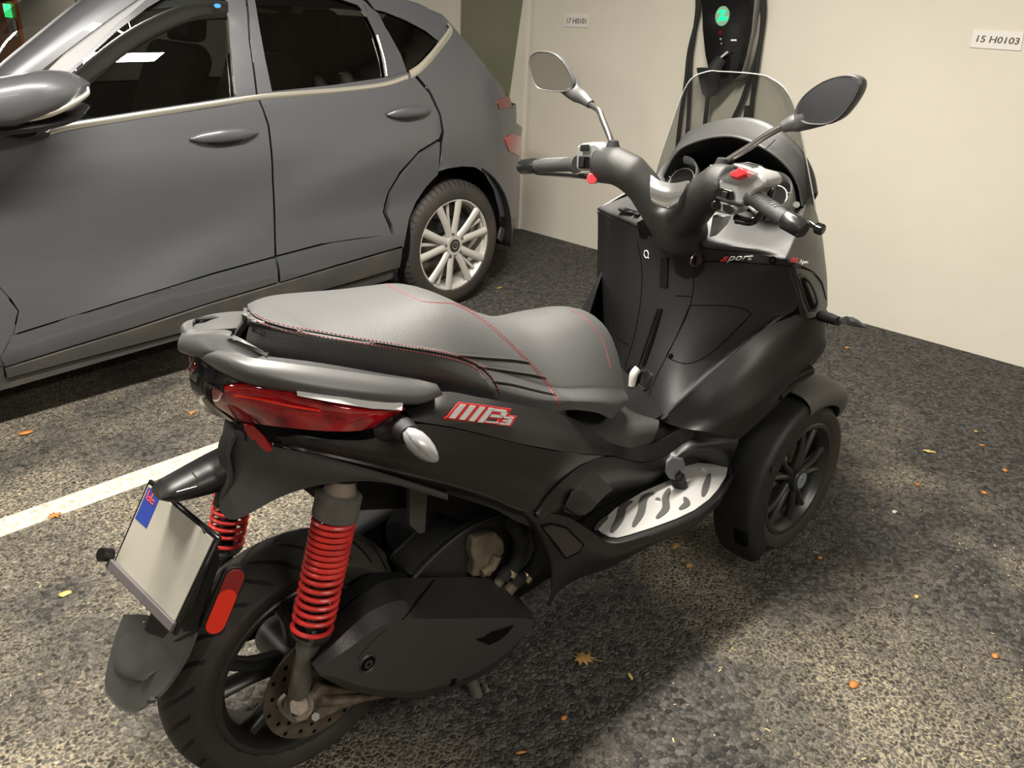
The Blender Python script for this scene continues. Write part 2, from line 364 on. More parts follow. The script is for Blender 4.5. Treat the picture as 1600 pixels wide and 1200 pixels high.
# asphalt (driving strip is dusty, the strip near the wall is not)
OX=2.1
DX,DY=.66,-.12      # middle of a dust-free patch; also paints in shade under the scooter
def asphalt():
    m=bpy.data.materials.new('asphalt'); m.use_nodes=True; nt=m.node_tree; b=nt.nodes['Principled BSDF']; tc=node(nt,'ShaderNodeTexCoord')
    vo=node(nt,'ShaderNodeTexVoronoi'); vo.inputs['Scale'].default_value=80; vo.feature='F1'
    vd=node(nt,'ShaderNodeTexVoronoi'); vd.inputs['Scale'].default_value=80; vd.feature='DISTANCE_TO_EDGE'
    wn=node(nt,'ShaderNodeTexNoise'); wn.inputs['Scale'].default_value=40; wn.inputs['Detail'].default_value=3
    mv=node(nt,'ShaderNodeVectorMath'); mv.operation='SCALE'; mv.inputs['Scale'].default_value=.006
    av=node(nt,'ShaderNodeVectorMath'); av.operation='ADD'
    nt.links.new(tc.outputs['Object'],wn.inputs['Vector']); nt.links.new(wn.outputs['Color'],mv.inputs[0]); nt.links.new(tc.outputs['Object'],av.inputs[0]); nt.links.new(mv.outputs[0],av.inputs[1])
    nt.links.new(av.outputs[0],vo.inputs['Vector']); nt.links.new(av.outputs[0],vd.inputs['Vector'])
    big=node(nt,'ShaderNodeTexNoise'); big.inputs['Scale'].default_value=1.3; big.inputs['Detail'].default_value=5; big.inputs['Roughness'].default_value=.6
    nt.links.new(tc.outputs['Object'],big.inputs['Vector'])
    # dust lies between the stones: more where the big noise is high
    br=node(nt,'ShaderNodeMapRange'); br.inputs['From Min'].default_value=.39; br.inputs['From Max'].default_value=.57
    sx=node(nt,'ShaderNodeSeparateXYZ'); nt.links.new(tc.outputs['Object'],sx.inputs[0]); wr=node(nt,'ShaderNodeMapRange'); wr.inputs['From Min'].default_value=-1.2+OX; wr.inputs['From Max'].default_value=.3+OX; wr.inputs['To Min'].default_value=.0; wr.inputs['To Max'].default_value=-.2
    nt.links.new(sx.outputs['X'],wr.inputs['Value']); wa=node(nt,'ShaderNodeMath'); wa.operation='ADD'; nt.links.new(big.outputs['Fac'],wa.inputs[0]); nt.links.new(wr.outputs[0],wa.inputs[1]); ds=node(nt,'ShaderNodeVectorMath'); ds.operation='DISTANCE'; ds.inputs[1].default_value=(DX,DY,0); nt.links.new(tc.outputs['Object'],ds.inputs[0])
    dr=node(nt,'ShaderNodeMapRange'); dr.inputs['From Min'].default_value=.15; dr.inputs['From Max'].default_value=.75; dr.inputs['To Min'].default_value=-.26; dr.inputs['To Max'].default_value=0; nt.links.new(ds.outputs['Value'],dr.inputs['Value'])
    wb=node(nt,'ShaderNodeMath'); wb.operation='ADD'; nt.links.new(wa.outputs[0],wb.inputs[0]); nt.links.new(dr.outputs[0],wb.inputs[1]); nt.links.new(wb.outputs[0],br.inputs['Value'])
    er=node(nt,'ShaderNodeMapRange'); er.inputs['From Min'].default_value=.0; er.inputs['From Max'].default_value=.30; er.inputs['To Min'].default_value=1; er.inputs['To Max'].default_value=0
    nt.links.new(vd.outputs['Distance'],er.inputs['Value'])
    fn=node(nt,'ShaderNodeTexNoise'); fn.inputs['Scale'].default_value=130; fn.inputs['Detail'].default_value=3; nt.links.new(tc.outputs['Object'],fn.inputs['Vector'])
    fr=node(nt,'ShaderNodeMapRange'); fr.inputs['From Min'].default_value=.36; fr.inputs['From Max'].default_value=.56; nt.links.new(fn.outputs['Fac'],fr.inputs['Value'])
    m0=node(nt,'ShaderNodeMath'); m0.operation='MULTIPLY'; nt.links.new(er.outputs[0],m0.inputs[0]); nt.links.new(fr.outputs[0],m0.inputs[1])
    mm=node(nt,'ShaderNodeMath'); mm.operation='MULTIPLY'; nt.links.new(br.outputs[0],mm.inputs[0]); nt.links.new(m0.outputs[0],mm.inputs[1])
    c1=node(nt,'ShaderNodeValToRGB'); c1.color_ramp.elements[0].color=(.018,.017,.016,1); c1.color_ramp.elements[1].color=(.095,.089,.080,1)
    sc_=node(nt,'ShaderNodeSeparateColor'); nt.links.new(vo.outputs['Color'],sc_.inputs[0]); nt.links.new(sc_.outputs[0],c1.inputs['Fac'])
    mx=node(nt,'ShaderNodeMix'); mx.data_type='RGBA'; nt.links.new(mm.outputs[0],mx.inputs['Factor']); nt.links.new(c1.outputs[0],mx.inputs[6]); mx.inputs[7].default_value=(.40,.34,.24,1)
    # light grit
    v2=node(nt,'ShaderNodeTexVoronoi'); v2.inputs['Scale'].default_value=60; nt.links.new(tc.outputs['Object'],v2.inputs['Vector'])
    l2=node(nt,'ShaderNodeMath'); l2.operation='LESS_THAN'; l2.inputs[1].default_value=.08; nt.links.new(v2.outputs['Distance'],l2.inputs[0])
    s2=node(nt,'ShaderNodeSeparateColor'); nt.links.new(v2.outputs['Color'],s2.inputs[0]); l3=node(nt,'ShaderNodeMath'); l3.operation='GREATER_THAN'; l3.inputs[1].default_value=.9; nt.links.new(s2.outputs[1],l3.inputs[0])
    l4=node(nt,'ShaderNodeMath'); l4.operation='MULTIPLY'; nt.links.new(l2.outputs[0],l4.inputs[0]); nt.links.new(l3.outputs[0],l4.inputs[1])
    mx2=node(nt,'ShaderNodeMix'); mx2.data_type='RGBA'; nt.links.new(l4.outputs[0],mx2.inputs['Factor']); nt.links.new(mx.outputs[2],mx2.inputs[6]); mx2.inputs[7].default_value=(.42,.35,.24,1)
    nt.links.new(mx2.outputs[2],b.inputs['Base Color']); b.inputs['Roughness'].default_value=.8; b.inputs['Specular IOR Level'].default_value=.35
    hr=node(nt,'ShaderNodeMapRange'); hr.inputs['From Max'].default_value=.25; nt.links.new(vd.outputs['Distance'],hr.inputs['Value'])
    ha=node(nt,'ShaderNodeMath'); ha.operation='MULTIPLY'; nt.links.new(hr.outputs[0],ha.inputs[0]); ha2=node(nt,'ShaderNodeMath'); ha2.operation='ADD'; ha2.inputs[1].default_value=.5; nt.links.new(sc_.outputs[1],ha2.inputs[0]); nt.links.new(ha2.outputs[0],ha.inputs[1])
    bp=node(nt,'ShaderNodeBump'); bp.inputs['Distance'].default_value=.0045; bp.inputs['Strength'].default_value=.9; nt.links.new(ha.outputs[0],bp.inputs['Height']); nt.links.new(bp.outputs['Normal'],b.inputs['Normal'])
    return m
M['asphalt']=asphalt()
def wallmat(name,c1,c2,sc1=1.2,b_=.25,rough=.75):
    m=mat(name,c1,rough,spec=.3,bump=0,col2=c2,vscale=sc1); nt=m.node_tree; b=nt.nodes['Principled BSDF']; tc=node(nt,'ShaderNodeTexCoord')
    n=node(nt,'ShaderNodeTexNoise'); n.inputs['Scale'].default_value=9; n.inputs['Detail'].default_value=8; bp=node(nt,'ShaderNodeBump'); bp.inputs['Strength'].default_value=b_; bp.inputs['Distance'].default_value=.01
    nt.links.new(tc.outputs['Object'],n.inputs['Vector']); nt.links.new(n.outputs['Fac'],bp.inputs['Height']); nt.links.new(bp.outputs['Normal'],b.inputs['Normal']); return m
M['wall']=wallmat('painted_concrete',(.645,.605,.52),(.68,.64,.555))
M['greenwall']=wallmat('green_grey_panel',(.16,.165,.10),(.19,.195,.125))
M['orange']=mat('orange_paint',(.36,.075,.02),.5)
M['ceil']=mat('ceiling_concrete',(.45,.42,.37),.9)
M['line']=mat('white_road_paint',(.62,.57,.46),.75,bump=.6,bscale=120,col2=(.36,.32,.25),vscale=60)
M['mudhood']=mat('mudguard_grey',(.075,.073,.066),.55,bump=.1,bscale=400)
M['sidegrey']=mat('side_panel_satin',(.045,.044,.040),.42,bump=.05,bscale=400)
M['shelf']=mat('shelf_plastic',(.055,.055,.055),.5,bump=.2,bscale=800)
M['bar2']=mat('hood_plastic',(.05,.05,.05),.45,bump=.2,bscale=800)
M['chromesoft']=mat('polished_insert',(.72,.72,.71),.18,metal=.9)
M['undertail']=mat('undertail_grey',(.035,.036,.034),.55,bump=.15,bscale=600)
M['covergrey']=mat('tunnel_cover_plastic',(.04,.04,.038),.5,bump=.2,bscale=800)  # even grey of the tunnel cover, paler than the bar cover
# ================================================================== SETTING
def sbox(name,x0,x1,y0,y1,z0,z1,m):
    o=box(name,((x0+x1)/2,(y0+y1)/2,(z0+z1)/2),(x1-x0,y1-y0,z1-z0),M[m],None,bevel=0); return tag(o,kind='structure')
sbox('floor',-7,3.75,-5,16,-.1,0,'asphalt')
sbox('wall_back',3.55,3.75,-5,16,0,2.6,'wall')
sbox('wall_front',-7.2,-7,-5,16,0,2.6,'wall')
sbox('wall_right',-7,3.75,-5.2,-5,0,2.6,'wall')
sbox('wall_left',-7,3.75,16,16.2,0,2.6,'wall')
sbox('ceiling',-7.2,3.75,-5.2,16.2,2.6,2.7,'ceil')
o=slab('trim_1',[(3.55,2.70,0),(3.55,2.90,0),(3.55,2.90,2.6),(3.55,2.70,2.6)],(-.02,0,0),M['wall'],None); tag(o,kind='structure')
g0,g1=W(817,0,x=3.528),W(793,170,x=3.528); sl=(g1.y-g0.y)/(g1.z-g0.z)
gy=lambda z:g0.y+(z-g0.z)*sl
lft=W(722,0,x=3.528).y
o=slab('green_wall_panel',[(3.549,gy(0)+.001,0),(3.549,lft+.02,0),(3.549,lft,2.3),(3.549,gy(2.3),2.3)],(-.022,0,0),M['greenwall'],None)
tag(o,'tall green-grey panel fixed on the wall behind the tail of the grey car','wall panel')
oy=W(24,20,x=3.5).y
o=slab('orange_door',[(3.549,oy,0),(3.549,oy+1.9,0),(3.549,oy+1.9,2.05),(3.549,oy,2.05)],(-.04,0,0),M['orange'],None,bevel=.004)
tag(o,'orange-red door far away on the back wall, left corner of the view','door')
ex=empty('exit_light','small lit green emergency sign on the far orange door','emergency light',W(13,22,x=3.48))
M['greenemit']=mat('green_light',(.05,.4,.15),.4,emis=(.05,1,.25),es=.6)
box('light_panel',(0,0,.04),(.03,.20,.16),M['greenemit'],ex); box('light_housing',(0,-.06,-.16),(.035,.22,.2),mat('grey_box',(.35,.36,.33),.5),ex)
# painted bay line
a0,a1=W(0,805,z=0),W(330,702,z=0); b0,b1=W(0,837,z=0),W(170,781,z=0)
yl,yr=(a0.y+a1.y)/2,(b0.y+b1.y)/2
L=[(-4.2,yl),( -4.2,yr),(3.3,yr),(3.3,yl)]
o=slab('parking_line',[(x,y,0.0005) for x,y in L],(0,0,.0025),M['line'],None); tag(o,'white painted parking line on the asphalt running under the scooter tail','parking line')
# wall labels
def wsign(name,txt,c,tx,label):
    P=[W(*p,x=3.546) for p in c]   # bl br tr tl
    o=slab(name,[Vector((3.549,p.y,p.z)) for p in P],(-.004,0,0),mat('label_plastic',(.72,.69,.65),.45),None,bevel=.0008)
    tag(o,label,'wall label',group='numbered labels on the wall')
    T=[W(*p,x=3.5445) for p in tx]; text('lettering',txt,T[0],T[1],T[2],.0004,mat('label_ink',(.10,.085,.075),.6),o,bold=.012)
wsign('wall_label','15 H0103',[(1515,74),(1595,79.5),(1600,50.5),(1521,46.5)],[(1525,65.2),(1591,69.8),(1528.5,55)],'off-white label reading 15 H0103 on the wall, right of the charger')
wsign('wall_label','17 H0101',[(880.5,41.5),(918,43.5),(920,23),(882.5,21.5)],[(885,36.2),(915.5,37.2),(886,28)],'small off-white label reading 17 H0101 on the wall, left of the charger')
# ------------------------------------------------------------------ charger
cx=3.549
def WC(px,py,d): return W(px,py,x=3.55-d)
ch=empty('wall_charger','black car charging station with glowing green logo, hung with cable on wall','charging station',(0,0,0))
outl=[(1099,-70),(1097,-20),(1097,10),(1098,45),(1102,85),(1108,112),(1122,122),(1140,122),(1150,114),(1158,85),(1165,50),(1169,10),(1171,-20),(1172,-70)]
fr=[WC(*p,.13) for p in outl]
c0=sum(fr,Vector())/len(fr)
bk=[Vector((3.551,(p.y-c0.y)*1.10+c0.y-.012,(p.z-c0.z)*1.03+c0.z)) for p in fr]
mid=[Vector((3.55-.11,(p.y-c0.y)*1.10+c0.y-.012,(p.z-c0.z)*1.03+c0.z)) for p in fr]
loft('housing',[bk,mid],mat('charger_silver_side',(.42,.41,.39),.3,metal=.7),ch)
loft('front_cover',[[Vector((3.55-.108,p.y,p.z)) for p in mid],[Vector((3.55-.128,(p.y-c0.y)*.97+c0.y,p.z)) for p in fr],fr],M['gloss'],ch,angle=60)
k=WC(1129,25,.131); ring=[k+Vector((0,.040*math.cos(a),.046*math.sin(a))) for a in [2*PI*i/36 for i in range(36)]]
M['disc']=mat('logo_disc',(.25,.42,.27),.4,emis=(.25,.60,.33),es=.03); M['zemit']=mat('logo_light',(.02,.5,.2),.4,emis=(.0,.85,.28),es=.42)
o=slab('logo_disc',ring,(-.003,0,0),M['disc'],ch)
z0,z1,z2=WC(1120,34,.1345),WC(1138,33,.1345),WC(1121,15,.1345)
decal('logo_mark',[[(.05,.0),(.95,.12),(.9,.38),(.5,.32),(.75,.9),(.25,.98),(.0,.72),(.45,.72),(.12,.25)]],z0,z1,z2,.001,M['zemit'],o)
for (px,py,r) in ((1126,51,.012),(1126,61,.005),(1127,68,.004)):
    cyl('status_light',WC(px,py,.128),WC(px,py,.133),r,M['steel'] if r<.01 else M['redlens2'],ch,n=14)
z0,z1,z2=WC(1142,64,.131),WC(1151,64,.131),WC(1142,61.5,.131); decal('type_mark',[[(0,0),(1,0),(1,1),(0,1)]],z0,z1,z2,.0005,M['white'],ch)
M['pale']=mat('pale_metal',(.6,.6,.58),.35)
cyl('lock_bar',WC(1124,92,.16),WC(1137,81,.16),.0055,M['pale'],ch,n=12)
# connector parked in its holder, its cable hanging
tube('plug_body',[WC(1128,92,.15),WC(1118,106,.17),WC(1113,122,.18),WC(1110,140,.15),WC(1106,152,.13)],[(.030,.026),(.036,.032),(.040,.034),(.030,.028),(.016,.016)],M['rubber'],ch,smooth_path=4,n=16)
slab('holder_cup',[WC(*p,.07) for p in [(1096,105),(1150,108),(1148,124),(1125,150),(1106,148)]],(-.06,0,0),M['plastic'],ch,bevel=.01)
for k,pts in enumerate([[(1096,-60),(1094,0),(1088,35),(1077,80),(1072,125),(1064,180),(1058,235),(1056,300)],
    [(1084,-60),(1090,0),(1086,45),(1080,85),(1078,130),(1076,180),(1074,230),(1085,300)],
[(1186,-40),(1191,10),(1191,40),(1185,80),(1172,120),(1158,160),(1144,190),(1130,230),(1120,300)],
    [(1192,-40),(1194,15),(1189,60),(1182,110),(1176,150),(1172,190),(1168,230),(1160,300)],[(1106,150),(1104,170),(1101,200),(1100,240),(1104,300)]]):
    tube('charging_cable',[WC(*p,.05 if k!=4 else .1) for p in pts],.0115,M['rubber'],ch,n=10,smooth_path=5)
tube('cable_sleeve',[WC(1169,165,.05),WC(1166,200,.05)],[.018,.02],M['rubber'],ch)
# ================================================================== CAR
Y0=1.80
LB0=W(160,450,y=Y0); LB1=W(605,180,y=Y0)
def Yc(x,z):
    P=[(-.1,1.90),(.2,1.845),(.30,1.812),(.42,1.808),(.60,1.822),(.80,1.800),(.88,1.80),(1.02,1.822),(1.06,1.83),(1.2,1.88),(1.35,1.945),(1.5,2.03),(1.7,2.2),(2.2,2.6)]
    for (a,b),(c,d) in zip(P,P[1:]):
        if z<=c: y=b+(d-b)*(z-a)/(c-a); break
    else: y=2.6
    # shallow facet under the rising diagonal crease
    ux,uz=LB1.x-LB0.x,LB1.z-LB0.z; n=math.hypot(ux,uz); dd=((x-LB0.x)*uz-(z-LB0.z)*ux)/n
    if z<1.0 and dd>0 and x<2.0: y-=.022*min(dd/.12,1)*max(0,min(1,(.95-z)/.1))*max(0,min(1,(z-.28)/.12))
    if x>2.25: y+=.75*(x-2.25)**2
    if x<.1: y+=.09*(x-.1)**2
    return y
def Q(px,py,off=0):
    lo,hi=1.3,3.6
    for _ in range(40):
        m=(lo+hi)/2; p=W(px,py,y=m)
        if m<Yc(p.x,p.z)+off: lo=m
        else: hi=m
    return W(px,py,y=(lo+hi)/2)
def panel(name,outline,m,parent,holes=(),xz=False,off=0,step=.045,thick=.004,angle=30,smoothpath=False):
    """outline in photo pixels, carried onto the body side surface"""
    def to2(pts):
        P=[Vector((p[0],0,p[1])) for p in pts] if xz else [Q(*p) for p in pts]; P2=[]
        n=len(P)
        for i in range(n):
            a,b=P[i],P[(i+1)%n]; k=max(1,int((b-a).length/step))
            for j in range(k):
                q=a.lerp(b,j/k); P2.append((q.x,q.z))
        return P2
    loops=[to2(outline)]+[to2(h) for h in holes]
    V=[];E_=[]
    for lp in loops:
        k=len(V); V+=lp; E_+=[(k+i,k+(i+1)%len(lp)) for i in range(len(lp))]
    xs=[p[0] for p in loops[0]]; zs=[p[1] for p in loops[0]]
    def inside(p,lp):
        c=False
        for i in range(len(lp)):
            a,b=lp[i],lp[i-1]
            if (a[1]>p[1])!=(b[1]>p[1]) and p[0]<(b[0]-a[0])*(p[1]-a[1])/(b[1]-a[1])+a[0]: c=not c
        return c
    def near(p):
        return any((p[0]-v[0])**2+(p[1]-v[1])**2<(step*.45)**2 for v in V)
    G=[]
    x=min(xs)+step/2
    while x<max(xs):
        z=min(zs)+step/2
        while z<max(zs):
            if inside((x,z),loops[0]) and not any(inside((x,z),h) for h in loops[1:]) and not near((x,z)): G.append((x,z))
            z+=step
        x+=step
    res=delaunay_2d_cdt([Vector(p) for p in V+G],E_,[],0,1e-6)
    pv,pf=res[0],res[2]; F2=[]
    for f in pf:
        c=sum((pv[i] for i in f),Vector((0,0)))/len(f)
        if inside(c,loops[0]) and not any(inside(c,h) for h in loops[1:]): F2.append(tuple(f))
    me=mesh([Vector((p.x,Yc(p.x,p.y)+off,p.y)) for p in pv],F2)
    bm=bmesh.new(); bm.from_mesh(me); bmesh.ops.recalc_face_normals(bm,faces=bm.faces)
    for e in bm.edges:
        if e.is_boundary: e.smooth=False
    if sum(f.normal.y for f in bm.faces)>0: bmesh.ops.reverse_faces(bm,faces=bm.faces)
    bm.to_mesh(me); bm.free()
    o=link(name,me,m,parent,angle=angle); sharp_rim(me)
    if thick: mod(o,'SOLIDIFY',thickness=thick,offset=-1)
    return o
def strip(name,pts,wd,m,parent,off=-.004,lift=.004):
    P=[Q(*p) for p in pts]; P=arc(catmull(P,60),60)
    R=tube_geo([Vector((p.x,Yc(p.x,p.z)+off,p.z)) for p in P],[(wd,lift)]*60,8,up=(0,0,1))
    V,Fc=geo_join([R]); me=mesh(V,Fc); fixn(me); return link(name,me,m,parent,angle=60)
car=empty('grey_car','grey compact crossover car parked left of the scooter with silver alloy wheel','car',(0,0,0))
PA=M['paint']; 
# doors with windows cut out
fwin=[(68,190),(62,172),(95,130),(135,92),(180,50),(230,12),(270,-12),(352,-12),(356,40),(361,100),(366,151),(240,170),(130,187)]
front_door=[(-40,262),(0,213),(48,206),(53,170),(90,125),(130,88),(178,40),(225,3),(265,-30),(380,-30),(388,60),(400,149),(410,172),(418,196),(423,240),(426,300),(428,360),(429,400),(330,427),(200,467),(22,522),(30,486),(18,468),(-60,380)]
panel('front_door',front_door,PA,car,holes=[fwin])
rwin=[(396,-12),(404,35),(414,90),(425,143),(520,133),(602,121),(598,95),(590,60),(575,28),(560,8),(530,-2),(480,-12)]
rear_door=[(384,-30),(391,60),(403,149),(413,172),(421,196),(426,240),(429,300),(431,360),(432,399),(500,381),(560,372),(612,367),(606,350),(598,332),(606,300),(625,268),(655,235),(686,216),(690,205),(686,180),(670,146),(645,117),(636,113),(626,85),(607,50),(585,18),(570,2),(545,-8),(500,-30)]
panel('rear_door',rear_door,PA,car,holes=[rwin])
panel('door_glass',[(a,b) for a,b in fwin],M['carglass'],car,off=.014,thick=0)
panel('rear_door_glass',rwin,M['privglass'],car,off=.014,thick=0)
# quarter window and rear quarter
qwin=[(572,12),(600,18),(635,32),(665,48),(688,66),(668,90),(641,111),(632,106),(620,75),(600,42)]
qo=[(575,0),(588,18),(610,48),(630,84),(640,110),(648,113),(673,143),(689,178),(694,206),(691,226),(684,268),(700,263),(722,260),(742,261),(757,270),(772,296),(781,330),(783,352),(800,348),(806,330),(812,300),(812,270),(808,230),(802,190),(800,168),(780,130),(768,116),(745,86),(725,62),(712,46),(700,32),(690,22),(650,6),(620,-8),(580,-20),(560,-12)]
panel('rear_quarter',qo,PA,car,holes=[qwin])
panel('quarter_glass',qwin,M['privglass'],car,off=.010,thick=0)
# arch flare, painted
arch_out=[(688,219),(655,239),(627,271),(609,302),(601,332),(609,350),(616,366),(630,362)]
arch_in=[(633,400),(636,365),(645,325),(660,297),(684,272)]
panel('arch_flare',[(686,222),(657,240),(630,271),(611,302),(603,332),(611,350),(615,366),(520,379),(432,402),(437,440),(528,412),(626,384),(629,388),(632,372),(638,340),(648,316),(664,292),(683,272)],PA,car,off=-.006,thick=.02)
# lower body
panel('lower_door_panel',[(20,526),(200,470),(330,430),(429,403),(434,440),(330,471),(200,513),(8,572),(0,558)],PA,car,off=-.004,thick=.01)
panel('side_sill',[(8,576),(200,517),(330,475),(435,444),(530,416),(627,388),(623,417),(560,436),(400,482),(277,520),(100,566),(10,590)],M['cladding'],car,off=-.008,thick=.02)
panel('lower_sill',[(8,593),(100,569),(277,524),(400,486),(560,440),(622,420),(618,434),(560,452),(420,490),(277,531),(100,582),(-20,616),(-40,604)],M['cladding'],car,off=.0,thick=.02)
panel('front_fender',[(-60,384),(16,471),(28,486),(19,520),(2,556),(6,572),(-60,560)],PA,car)
panel('front_sill_end',[(-60,563),(5,575),(8,592),(-2,604),(-60,622)],M['cladding'],car)
panel('rear_bumper',[(783,355),(800,351),(806,333),(810,318),(806,345),(796,372),(783,380),(778,372)],M['cladding'],car,off=-.004,thick=.01)
panel('bumper_insert',[(781,338),(806,322),(812,330),(806,345),(783,356)],M['blacktrim'],car,off=-.002,thick=.004)
# backing behind the gaps, closing the body
me_rows=[]
xs=[-1.2,-.6,0,.4,.8,1.2,1.6,1.83]
def bodyrow(x,zs,off): return [Vector((x,Yc(x,z)+off,z)) for z in zs]
surf('inner_body',[bodyrow(x,[.2,.35,.5,.7,.9,1.0],.03) for x in xs],M['groove'],car,nu=2,nv=2,thick=.01)
# wheel house liner
wcx,wcz=2.1265,.325
revolve('wheel_liner',[(0,.39),(.05,.40),(.32,.40)],M['dark'],car,c=(wcx,1.815,wcz),n=28,a0=-.2,a1=PI+.35,thick=.01)
slab('wheel_back',[(wcx+.42*math.cos(a),2.12,wcz+.42*math.sin(a)) for a in [i*2*PI/28 for i in range(28)]],(0,.01,0),M['dark'],car)
# roof, far side, front and tail volumes so the car reads from other places
YM=1.80+.86
def Yf(x,z): return 2*YM-Yc(x,z)
sect=[(x,[.22,.5,.8,1.02]) for x in (-1.55,-1.1,-.5,0,.6,1.2,1.8,2.3,2.72)]
surf('far_side',[[Vector((x,Yf(x,z),z)) for z in (.22,.5,.8,.98)] for x in (-1.3,-.6,0,.6,1.2,1.8,2.3,2.7)],PA,car,nu=1,nv=1)
roofx=[(.62,1.43,.62),(.9,1.475,.64),(1.3,1.49,.66),(1.8,1.475,.64),(2.2,1.42,.60)]
surf('far_glass',[[Vector((x,Yf(x,z)-.01,z)) for z in (.97,1.15,1.36)] for x in (1.08,1.5,2.0,2.5)],M['privglass'],car,nu=2,nv=2,thick=0)
surf('roof',[[Vector((x,YM-w_,z-.10)),Vector((x,YM-w_*.92,z-.03)),Vector((x,YM-w_*.5,z+.012)),Vector((x,YM,z+.02)),Vector((x,YM+w_*.5,z+.012)),Vector((x,YM+w_*.92,z-.03)),Vector((x,YM+w_,z-.10))] for x,z,w_ in roofx],PA,car,nu=3,nv=3,thick=.01)
# hood, a pillar and windscreen
ap=[Q(40,118),Q(95,75),Q(150,36),Q(205,2),Q(250,-28),Q(290,-50)]
surf('windscreen_pillar',[[Q(-30,190),Q(0,163),Q(30,136),Q(100,82),Q(160,38),Q(215,0),Q(260,-30)],[Q(-30,158),Q(0,130),Q(22,108),Q(75,66),Q(118,31),Q(160,0),Q(205,-32)],
  [q+Vector((0,.05,-.01)) for q in [Q(-30,150),Q(0,121),Q(22,99),Q(72,58),Q(112,25),Q(150,-5),Q(195,-36)]]],PA,car,nu=3,nv=3,thick=.02)
panel('window_surround',[(-8,203),(30,160),(72,112),(110,74),(150,42),(200,8),(240,-16),(262,-30),(225,2),(180,40),(132,88),(92,125),(56,170),(52,196),(40,205)],mat('window_frame_silver',(.20,.20,.205),.5,metal=.2),car,off=-.003)
hood=[[Vector((x,y,z)) for x,z in ((.30,1.0),(-.1,.975),(-.6,.93),(-1.1,.84),(-1.5,.72),(-1.62,.5),(-1.62,.25))] for y in (1.826,2.0,YM,3.3,3.49)]
surf('bonnet',hood,PA,car,nu=3,nv=3,thick=.01)
panel('front_wing_panel',[(.12,.985),(-.3,.96),(-.8,.90),(-1.2,.82),(-1.45,.74),(-1.58,.60),(-1.60,.40),(-1.56,.26),(-1.12,.26)]+[(-.72+.39*math.cos(a),.32+.39*math.sin(a)) for a in [PI*(1-i/14) for i in range(15)]]+[(-.32,.24),(.12,.26)],PA,car,xz=True,off=.004)
revolve('wheel_liner',[(0,.39),(.05,.40),(.32,.40)],M['dark'],car,c=(-.72,1.86,.32),n=28,a0=-.2,a1=PI+.35,thick=.01)
#surf('front_wing',[[Vector((x,Yc(x,z)+.0,z)) for x in (-.02,-.5,-1.0,-1.5)] for z in (.62,.75,.88,.95)],PA,car,nu=3,nv=2)
ws=[[Vector((.30,1.92,1.0)),Vector((.30,YM,1.0)),Vector((.30,3.40,1.0))],[Vector((.62,1.99,1.22)),Vector((.55,YM,1.22)),Vector((.62,3.33,1.22))],[Vector((.95,2.08,1.45)),Vector((.85,YM,1.48)),Vector((.95,3.24,1.45))]]
surf('windscreen',ws,M['clearglass'],car,nu=3,nv=3,thick=0)
tl=[[Vector((x,Yc(x,z),z)) for z in (.28,.45,.6,.8,.95)]+[] for x in (2.62,2.75,2.86)]
surf('tail_corner',[[Vector((x,Yc(2.74,z)+dy,z)) for z in (.28,.45,.6,.8,.93)] for x,dy in ((2.70,.02),(2.80,.10),(2.85,.35),(2.87,.8),(2.85,1.2))],PA,car,nu=2,nv=3,thick=.01)
tg=[Q(705,40),Q(722,58),Q(745,84),Q(766,112),Q(796,150)]
surf('tailgate',[[q+Vector((0,.012,0)) for q in tg],[q+Vector((.01,.12,0)) for q in tg],[Vector((q.x+.03,YM,q.z+.01)) for q in tg],[Vector((q.x+.01,2*YM-q.y-.12,q.z)) for q in tg],[Vector((q.x,2*YM-q.y,q.z)) for q in tg]],M['cladding'],car,nu=3,nv=3,thick=.01)
# chrome lines
strip('belt_trim',[(62,209),(105,198),(180,186),(250,175),(330,163),(402,152),(470,146),(540,140),(600,132),(636,120)],.011,M['carchrome'],car)
strip('window_trim',[(640,117),(655,107),(670,92),(688,70),(700,54),(704,44),(698,36)],.020,M['carchrome'],car)
strip('pillar_trim',[(357,25),(360,70),(364,110),(367,148)],.006,M['carchrome'],car,off=-.003,lift=.003)
strip('pillar_trim',[(588,55),(594,75),(600,98),(603,119)],.006,M['carchrome'],car,off=-.003,lift=.003)
strip('wind_deflector',[(100,150),(135,118),(180,80),(230,48),(290,22),(340,16),(356,17)],.032,mat('smoked_deflector',(.012,.012,.011),.15),car,off=.002,lift=.006)
panel('pillar_panel',[(566,4),(590,20),(606,52),(624,88),(634,112),(606,120),(600,92),(592,60),(578,28)],mat('pillar_black',(.055,.055,.06),.35),car,off=-.003,thick=.003)
panel('rear_lamp',[(776,158),(788,151),(796,152),(799,166),(780,170)],M['redlens2'],car,off=-.004,thick=.004)
panel('brake_lamp',[(787,216),(799,209),(806,222),(810,250),(801,262),(795,236)],M['carlamp'],car,off=-.004,thick=.004)
# blue film on the deflector
text('film_mark','•',W(334,12,y=1.93),W(345,13,y=1.93),W(334,5,y=1.93),.0005,mat('blue_film',(.05,.25,.8),.4),car)
